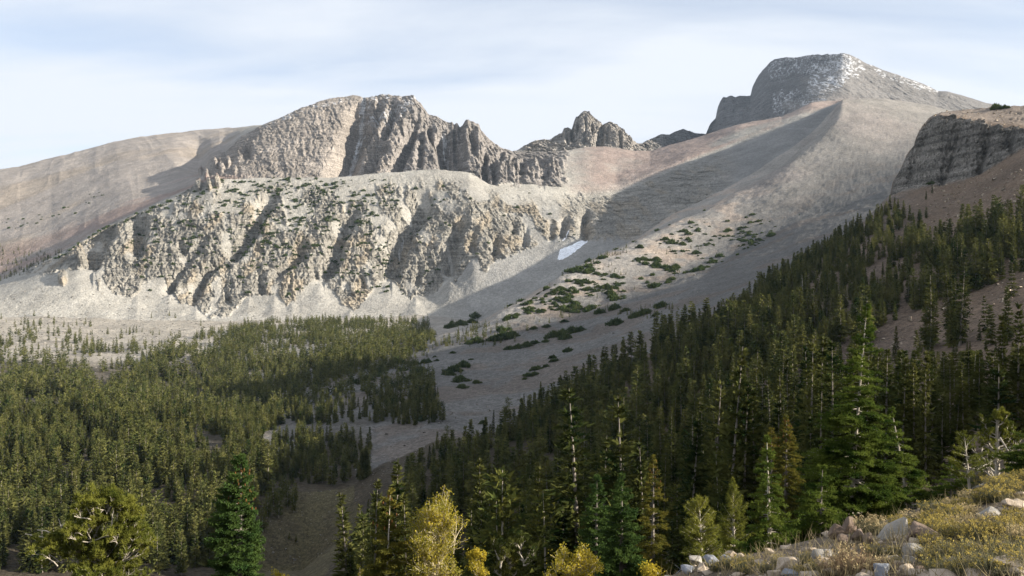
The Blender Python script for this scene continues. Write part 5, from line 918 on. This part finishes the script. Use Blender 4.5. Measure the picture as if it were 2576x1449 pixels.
def hull_rock(seed, dims, n=16, flat=0.0, cut=0.25):
    g = np.random.default_rng(seed); bm = bmesh.new(); p = g.normal(size=(n, 3)); p /= np.linalg.norm(p, axis=1)[:, None]; p = np.sign(p) * np.abs(p) ** 0.7 * (1 + g.normal(0, cut * 0.4, (n, 1)))
    for q in p * np.array(dims) / 2: bm.verts.new(q)
    r = bmesh.ops.convex_hull(bm, input=bm.verts); bmesh.ops.delete(bm, geom=list({e for e in r['geom_interior'] + r['geom_unused'] if isinstance(e, bmesh.types.BMVert)}), context='VERTS')
    bmesh.ops.bevel(bm, geom=list(bm.edges), offset=min(dims) * 0.045, segments=1, affect='EDGES')
    bmesh.ops.triangulate(bm, faces=bm.faces); bmesh.ops.subdivide_edges(bm, edges=bm.edges, cuts=1)
    for v in bm.verts:
        c = v.co; k = math.sin(c.x * 31 + seed) * math.cos(c.y * 37 + seed * 2) * math.sin(c.z * 41); v.co += v.normal * k * min(dims) * 0.035 if v.normal.length else v.normal
    me = bpy.data.meshes.new('rock'); bm.to_mesh(me); bm.free(); return me
def rock_at(px, v, wpx, hpx, mat, label, seed, dep=0.8, rot=0.0, tilt=(0, 0), sink=0.34, group=None):
    p = fhit(px, v); w = wpx / F * p[1]; hh = hpx / F * p[1] * 1.25; me = hull_rock(seed, (w, w * dep, hh)); me.materials.append(RM[mat])
    o = obj('rock', me, None, (p[0], p[1] + w * dep * 0.35, p[2] + hh * (0.5 - sink))); o.rotation_euler = (R(tilt[0]), R(tilt[1]), R(rot)); return tag(o, label, 'rock', group)
def pointed_slab():
    p = fhit(2250, 1356); k = p[1] / F; P3 = lambda px, v, dy: (((px - 2250) * k), dy, (1356 - v) * k)
    pts = [P3(2214,1362,0.10), P3(2245,1332,0.14), P3(2286,1304,0.02), P3(2272,1346,-0.06), P3(2284,1374,-0.05), P3(2220,1368,0.05), P3(2284,1374,0.06), P3(2287,1306,0.08), P3(2278,1330,-0.02)]
    bm = bmesh.new(); [bm.verts.new(q) for q in pts]; r = bmesh.ops.convex_hull(bm, input=bm.verts); bmesh.ops.delete(bm, geom=list({e for e in r['geom_interior'] + r['geom_unused'] if isinstance(e, bmesh.types.BMVert)}), context='VERTS')
    bmesh.ops.bevel(bm, geom=list(bm.edges), offset=0.012, segments=1, affect='EDGES'); me = bpy.data.meshes.new('rock'); bm.to_mesh(me); bm.free(); me.materials.append(RM['pale'])
    tag(obj('rock', me, None, p), 'big pale slab tilted up to a sharp point among yellow brush', 'rock')
pointed_slab()
rock_at(2326, 1360, 92, 46, 'rust', 'brown block with a pale top resting against the pointed slab', 802, 0.7, -8, (0, 4))
rock_at(2310, 1400, 66, 34, 'pale', 'smooth pale boulder below the brown block', 803, 0.8, 10)
rock_at(2288, 1424, 40, 26, 'pale', 'smaller pale boulder just below the smooth pale boulder', 804)
rock_at(2228, 1456, 66, 40, 'grey', 'blue grey stone at the bottom edge below the dry brush', 805, 0.8, 25)
rock_at(2262, 1440, 34, 26, 'rust', 'dark brown stone between the blue grey stone and tan stones', 806)
rock_at(2290, 1450, 40, 32, 'tan', 'tan stone wedged beside the dark brown stone', 807); rock_at(2322, 1448, 36, 28, 'rust', 'reddish stone right of the wedged tan stone', 808)
rock_at(1985, 1437, 66, 40, 'tan', 'rounded tan boulder at the bottom edge left of the dry brush', 809, 0.8); rock_at(1996, 1454, 52, 24, 'grey', 'grey slab lying in front of the rounded tan boulder', 810)
rock_at(1952, 1452, 36, 22, 'tan', 'small tan stone at the left of the rounded tan boulder', 811)
rock_at(2075, 1418, 60, 40, 'pale', 'pale boulder half hidden behind the dry brush', 812, 0.8, 30)
for i, (px, v, w, h_, m_) in enumerate([(2110,1362,44,34,'rust'),(2138,1352,38,44,'rust'),(2165,1366,48,28,'rust'),(2125,1378,50,24,'rust'),(2185,1372,34,26,'rust')]):
    rock_at(px, v, w, h_, m_, 'dark rusty slab in the broken outcrop left of the pointed slab', 820 + i, 0.7, 20 * i, (10, 25 - 12 * i), 0.1, 'rusty slabs of the broken outcrop')
for i, (px, v, w, h_, m_) in enumerate([(1718,1432,44,28,'grey'),(1752,1424,40,22,'pale'),(1778,1410,34,20,'tan'),(1805,1396,30,20,'grey'),(1820,1386,26,24,'pale'),(1790,1420,46,20,'grey'),(1842,1402,30,14,'tan'),(1700,1440,28,24,'tan'),(1765,1440,36,16,'tan'),(1735,1444,40,18,'grey'),(1830,1416,30,16,'grey')]):
    rock_at(px, v, w, h_, m_, 'grey or tan stone of the rock pile on the lower slope edge', 830 + i, 0.8, 33 * i, (5, 8), 0.15, 'stones of the rock pile')
for i, (px, v, w, h_, m_, lb) in enumerate([(2500,1306,60,26,'pale','pale flat rock in yellow brush near the right edge'),(2560,1285,56,22,'tan','tan flat rock at the right edge above the pale flat rock'),(2545,1315,60,18,'rust','dark flat stone under the tan flat rock'),(2560,1448,120,30,'tan','long brown rock slab in the bottom right corner'),(2400,1426,46,22,'tan','half buried tan rock right of the pale boulders'),(2455,1322,40,16,'rust','small rusty stone among the yellow brush'),(2350,1372,24,14,'tan','small tan stone right of the brown block'),(2238,1434,18,12,'pale','tiny white stone above the blue grey stone')]):
    rock_at(px, v, w, h_, m_, lb, 850 + i, 0.9, 40 * i, (4, 4), 0.2)
# loose stones: too many to count
gv, gf, n_ = [], [], 0
RS = [hull_rock(870 + i, (1, 0.8, 0.5), 11) for i in range(6)]; RSD = []
for me in RS:
    me.calc_loop_triangles(); v_ = np.empty(len(me.vertices) * 3, np.float32); me.vertices.foreach_get('co', v_); t_ = np.empty(len(me.loop_triangles) * 3, np.int32); me.loop_triangles.foreach_get('vertices', t_); RSD.append((v_.reshape(-1, 3), t_.reshape(-1, 3)))
for i in range(900):
    px, v = rng.uniform(1650, 2620), rng.uniform(1150, 1475); p = fhit(px, v)
    if p[1] > 24: continue
    s_ = 0.03 + 0.16 * rng.random() ** 4; v_, f_ = RSD[i % 6]; a = rng.uniform(0, 6.28); q = np.stack([v_[:, 0] * math.cos(a) - v_[:, 1] * math.sin(a), v_[:, 0] * math.sin(a) + v_[:, 1] * math.cos(a), v_[:, 2]], 1) * s_ * rng.uniform(0.7, 1.3) + p + [0, 0, 0.1 * s_]
    gv.append(q); gf.append(f_ + n_); n_ += len(v_)
tag(obj('loose_stones', mesh_data('loose_stones', np.concatenate(gv), np.concatenate(gf), RM['tan'])), 'scattered small stones on the near slope', None, None, 'stuff')
oct_v = np.array([[1,0,0],[-1,0,0],[0,.8,0],[0,-.8,0],[0,0,.7],[0,0,-.7],[.6,.5,.35],[-.6,-.5,.3]], np.float32); oct_f = np.array([[0,2,4],[2,1,4],[1,3,4],[3,0,4],[0,6,2],[6,4,2],[6,0,4],[1,7,3],[7,4,3],[7,1,4]])
def rubble(name, label, mat, batches):
    V_, F_, n_ = [], [], 0
    for P, lo, hi in batches:
        for p in P:
            s_ = lo + (hi - lo) * rng.random() ** 3; A = np.linalg.qr(rng.normal(size=(3, 3)))[0]; V_.append((oct_v * rng.uniform(0.7, 1.2, 3)) @ A * s_ + p); F_.append(oct_f + n_); n_ += 8
    tag(obj(name, mesh_data(name, np.concatenate(V_), np.concatenate(F_), mat)), label, None, None, 'stuff')
rubble('boulder_rubble', 'broken rusty boulders strewn over the red hillside and under the cliff', RM['tan'], [
    (scatter(2600, 'C2', 'H', 2000, 2700, lambda px, v, x, y: 1.0 * (in_poly(px, v, upper_red) + 0.6 * in_poly(px, v, red_band) + 0.5 * (v < 330))), 0.25, 1.5),
    (scatter(500, 'C1', 'E', 1700, 2700, lambda px, v, x, y: 0.2 + 1.0 * in_poly(px, v, red_band)), 0.15, 0.7)])
rubble('scree_blocks', 'pale angular blocks scattered over the valley scree', RM['pale'], [
    (scatter(2600, 'H', 'O', -50, 1800, lambda px, v, x, y: 0.4 + 1.0 * (v < 960) * (px < 600) + 1.0 * (v > 1000) * (px > 850)), 0.3, 1.5),
    (scatter(1500, 'N', 'Wt', -50, 700, lambda px, v, x, y: 1.0 * (v < 860)), 0.5, 2.2), (scatter(500, 'E', 'H', 640, 1250, lambda px, v, x, y: 1.0 + 0 * px), 0.15, 0.8)])
# --- fallen logs and the tangled stump
def log(name, px0, v0, px1, v1, r0, r1, label, lift=0.6, sag=0.0, knots=5, seed=1):
    g = np.random.default_rng(seed); a = fhit(px0, v0); b = fhit(px1, v1); mb = MB(); t = np.linspace(0, 1, 14); pts = a + (b - a) * t[:, None]; pts[:, 2] = zf(pts[:, 0], pts[:, 1]) * 0.35 + pts[:, 2] * 0.65 + r0 * lift; pts[:, 1] += 0.05 * np.sin(t * 7 + seed)
    o = empty(name, a); rr_ = np.interp(t, [0, 1], [r0, r1]) * (1 + 0.08 * np.sin(t * 23 + seed)); rr_[0] = rr_[-1] = 0.002; pts[0] = pts[1] - 0.02 * (pts[2] - pts[1]); pts[-1] = pts[-2] + 0.02 * (pts[-2] - pts[-3]); mb.tube(pts - a, rr_, 10); obj('trunk', mb.mesh(name, M['deadwood'], True), o)
    for k in range(knots):
        i = int(g.integers(2, 12)); s_ = MB(); d = unit(g.normal(size=3) + np.array([0, -0.3, 0.7])); L_ = g.uniform(0.15, 0.4); p = pts[i] - a; s_.tube([p, p + d * L_ * 0.6, p + d * L_ + [0.05, 0, 0.03]], [0.025, 0.018, 0.006], 5); obj('branch_stub', s_.mesh('branch_stub', M['deadwood']), o)
    return tag(o, label, 'log')
log('fallen_log', 2285, 1276, 2420, 1244, 0.06, 0.045, 'weathered grey log lying behind the yellow brush at the edge of the slope', seed=3)
log('fallen_log', 2400, 1250, 2570, 1185, 0.085, 0.08, 'thick silvery log running uphill to the tangled stump', seed=5, knots=3)
def stump():
    b = fhit(2548, 1190); o = empty('tree_stump', b); g = np.random.default_rng(9); mb = MB(); mb.tube([[0, 0, -0.1], [0.05, 0, 0.12], [0.12, 0, 0.26], [0.2, 0.05, 0.33]], [0.22, 0.2, 0.16, 0.08], 10); obj('root_crown', mb.mesh('root_crown', M['deadwood'], True), o)
    for k in range(13):
        a = g.uniform(0, 6.28); p = np.array([g.normal(0, 0.1), g.normal(0, 0.06), g.uniform(0.1, 0.3)]); d = np.array([math.cos(a), math.sin(a) * 0.6, g.uniform(0.1, 0.8)]); L_ = g.uniform(0.2, 0.42); s_ = MB(); q = [p]
        for i in range(5): d = unit(d + g.normal(0, 0.35, 3) + [0, 0, -0.12]); q.append(q[-1] + d * L_ / 5)
        s_.tube(np.array(q), np.linspace(0.045, 0.008, 6), 6); obj('root', s_.mesh('root', M['deadwood'], True), o)
    tag(o, 'tangled grey root stump on the slope at the right edge', 'stump')
stump()
# --- brush: grey green stems, yellow flower heads
BM = {'stems': foliage_mat('brush_stems', (0.10, 0.105, 0.06), (0.23, 0.215, 0.13), 0.25, 6, 0.3), 'flowers': foliage_mat('brush_flowers', (0.28, 0.225, 0.06), (0.48, 0.37, 0.11), 0.3, 9, 0.3), 'pale_flowers': foliage_mat('dry_flower_heads', (0.33, 0.25, 0.13), (0.52, 0.42, 0.24), 0.3, 9, 0.2),
      'dry': foliage_mat('dry_brush_stems', (0.14, 0.09, 0.05), (0.34, 0.25, 0.17), 0.2, 7, 0.3), 'straw': foliage_mat('dry_grass', (0.20, 0.16, 0.085), (0.36, 0.30, 0.17), 0.3, 3, 0.0)}
def brush(seed, n, hh, rad, stem, flower, nf, upright=1.2):
    g = np.random.default_rng(seed); st = MB(); fl = MB(); a = g.uniform(0, 6.28, n); q = np.sqrt(g.uniform(0, 1, n)) * rad; base = np.stack([0.45 * q * np.cos(a), 0.45 * q * np.sin(a), np.full(n, -0.03)], 1)
    d = np.stack([np.cos(a) * q / rad * 0.8, np.sin(a) * q / rad * 0.8, np.full(n, upright)], 1) + g.normal(0, 0.16, (n, 3)); d /= np.linalg.norm(d, axis=1)[:, None]; L_ = hh * g.uniform(0.6, 1.1, n)
    st.blades(base, d, L_, 0.012 * hh / 0.4 * g.uniform(0.7, 1.4, n))
    m = n * 3; i = g.integers(0, n, m); b2 = base[i] + d[i] * (L_[i] * g.uniform(0.3, 0.9, m))[:, None]; d2 = d[i] + g.normal(0, 0.5, (m, 3)); st.blades(b2, d2, hh * g.uniform(0.12, 0.3, m), 0.009 * hh / 0.4)
    out = [('stems', st.mesh('brush_stems', BM[stem]))]
    if flower:
        i = np.repeat(g.permutation(n)[:nf], 9); tip = base[i] + d[i] * L_[i][:, None] * 0.97 + g.normal(0, 0.014, (len(i), 3)); fl.quads(tip, g.normal(size=(len(i), 3)) + [0, 0, 0.6], 0.026 * g.uniform(0.6, 1.2, len(i)), 0.020 * g.uniform(0.6, 1.2, len(i))); out.append(('flowers', fl.mesh('brush_flowers', BM[flower])))
    return out
BR = {'gold': [brush(900 + i, 260, 0.36, 0.30, 'stems', 'flowers', 130) for i in range(4)], 'pale': [brush(910 + i, 240, 0.32, 0.30, 'stems', 'pale_flowers', 110) for i in range(3)], 'green': [brush(920 + i, 280, 0.34, 0.32, 'stems', 'flowers', 45) for i in range(3)], 'dry': [brush(930 + i, 240, 0.30, 0.34, 'dry', 'pale_flowers', 40, 0.8) for i in range(3)]}
def put_brush(kind, px, v, wpx, label, group=None, hs=1.0):
    p = fhit(px, v); s_ = wpx / F * p[1] / 0.62; o = empty('flowering_shrub' if kind != 'dry' else 'dry_shrub', p); o.scale = (s_, s_, s_ * hs); o.rotation_euler = (0, 0, rng.uniform(0, 6.28))
    for nm, me in BR[kind][int(rng.integers(len(BR[kind])))]: q_ = obj(nm, me, o); tag(q_, None, None, None, 'stuff')
    return tag(o, label, 'shrub', group)
put_brush('dry', 2150, 1442, 140, 'wide dry brown bush with bare twigs at the bottom centre of the slope', hs=1.1); put_brush('dry', 2100, 1446, 90, 'dry brown bush overlapping the left side of the wide dry bush'); put_brush('dry', 2212, 1436, 80, 'dry brown bush overlapping the right side of the wide dry bush')
put_brush('pale', 2192, 1345, 92, 'rounded shrub with cream flower heads left of the pointed slab'); put_brush('gold', 2262, 1330, 60, 'yellow flowered shrub directly behind the pointed slab'); put_brush('pale', 2360, 1262, 76, 'rounded cream flowered shrub before the fallen log')
put_brush('pale', 2308, 1258, 86, 'straw coloured shrub at the edge of the slope behind the grey log'); put_brush('green', 2035, 1420, 60, 'small green shrub between the tan boulder and the pale boulder'); put_brush('gold', 2012, 1446, 40, 'small yellow shrub beside the rounded tan boulder')
for px, v, w in [(2300,1318,70),(2345,1322,66),(2390,1312,76),(2430,1300,66),(2380,1338,80),(2430,1345,90),(2480,1338,90),(2350,1350,80),(2405,1368,90),(2465,1372,100),(2525,1358,96),(2345,1385,76),(2560,1330,90),(2580,1375,100),(2420,1286,60),(2470,1270,70),(2510,1262,76),(2555,1248,80),(2500,1230,60),(2540,1222,56),(2580,1215,60),(2440,1262,56),(2395,1282,56)]:
    put_brush('gold' if rng.random() < 0.62 else 'pale', px, v, w, 'yellow flowered brush on the slope right of the pointed slab', 'yellow flowered brush')
for px, v, w in [(2360,1420,90),(2420,1415,110),(2480,1418,120),(2545,1412,120),(2370,1450,100),(2440,1452,120),(2510,1455,130),(2330,1412,66),(2590,1440,120),(2250,1400,50),(2400,1250,60),(2440,1232,60),(2335,1290,60),(2370,1285,50),(2460,1215,56),(2480,1195,56),(1960,1424,50),(1880,1426,60),(1840,1432,60),(2060,1440,60),(1925,1440,50),(1870,1446,60),(1800,1436,50),(2260,1420,40),(2200,1400,60)]:
    put_brush('green', px, v, w, 'grey green brush on the lower near slope', 'grey green brush')
gr = MB(); P = []
for i in range(1300):
    p = fhit(rng.uniform(1660, 2640), rng.uniform(1150, 1475))
    if p[1] < 24: P.append(p)
P = np.array(P); P = np.repeat(P, 6, 0) + np.concatenate([rng.normal(0, 0.05, (len(P) * 6, 2)), np.zeros((len(P) * 6, 1))], 1); gr.blades(P, np.array([0, 0, 1.0]) + rng.normal(0, 0.5, P.shape), rng.uniform(0.05, 0.2, len(P)), 0.006)
tag(obj('dry_grass', gr.mesh('dry_grass', BM['straw'])), 'thin dry grass between the stones of the near slope', None, None, 'stuff')
# ------------------------------------------------------------------ thin mountain air
lo = GRID.reshape(-1, 3).min(0); hi = GRID.reshape(-1, 3).max(0)
hx0, hx1, hy0, hy1, hz0, hz1 = lo[0] - 60, hi[0] + 60, -80.0, hi[1] + 60, lo[2] - 1.0, hi[2] + 12
hv = [(x, y, z) for z in (hz0, hz1) for x, y in ((hx0, hy0), (hx1, hy0), (hx1, hy1), (hx0, hy1))]
hm_ = bpy.data.materials.new('mountain_air'); hm_.use_nodes = True; nt = hm_.node_tree; nt.nodes.clear(); o_ = N(nt, 'ShaderNodeOutputMaterial'); pv = N(nt, 'ShaderNodeVolumePrincipled'); nt.links.new(pv.outputs[0], o_.inputs['Volume'])
pv.inputs['Density'].default_value = HAZE; pv.inputs['Color'].default_value = (0.60, 0.79, 1.0, 1); pv.inputs['Anisotropy'].default_value = 0.2
tag(obj('haze', mesh_data('haze', hv, [(0, 3, 2, 1), (4, 5, 6, 7), (0, 1, 5, 4), (1, 2, 6, 5), (2, 3, 7, 6), (3, 0, 4, 7)], hm_)), 'thin blue mountain air over the whole valley', None, None, 'stuff')
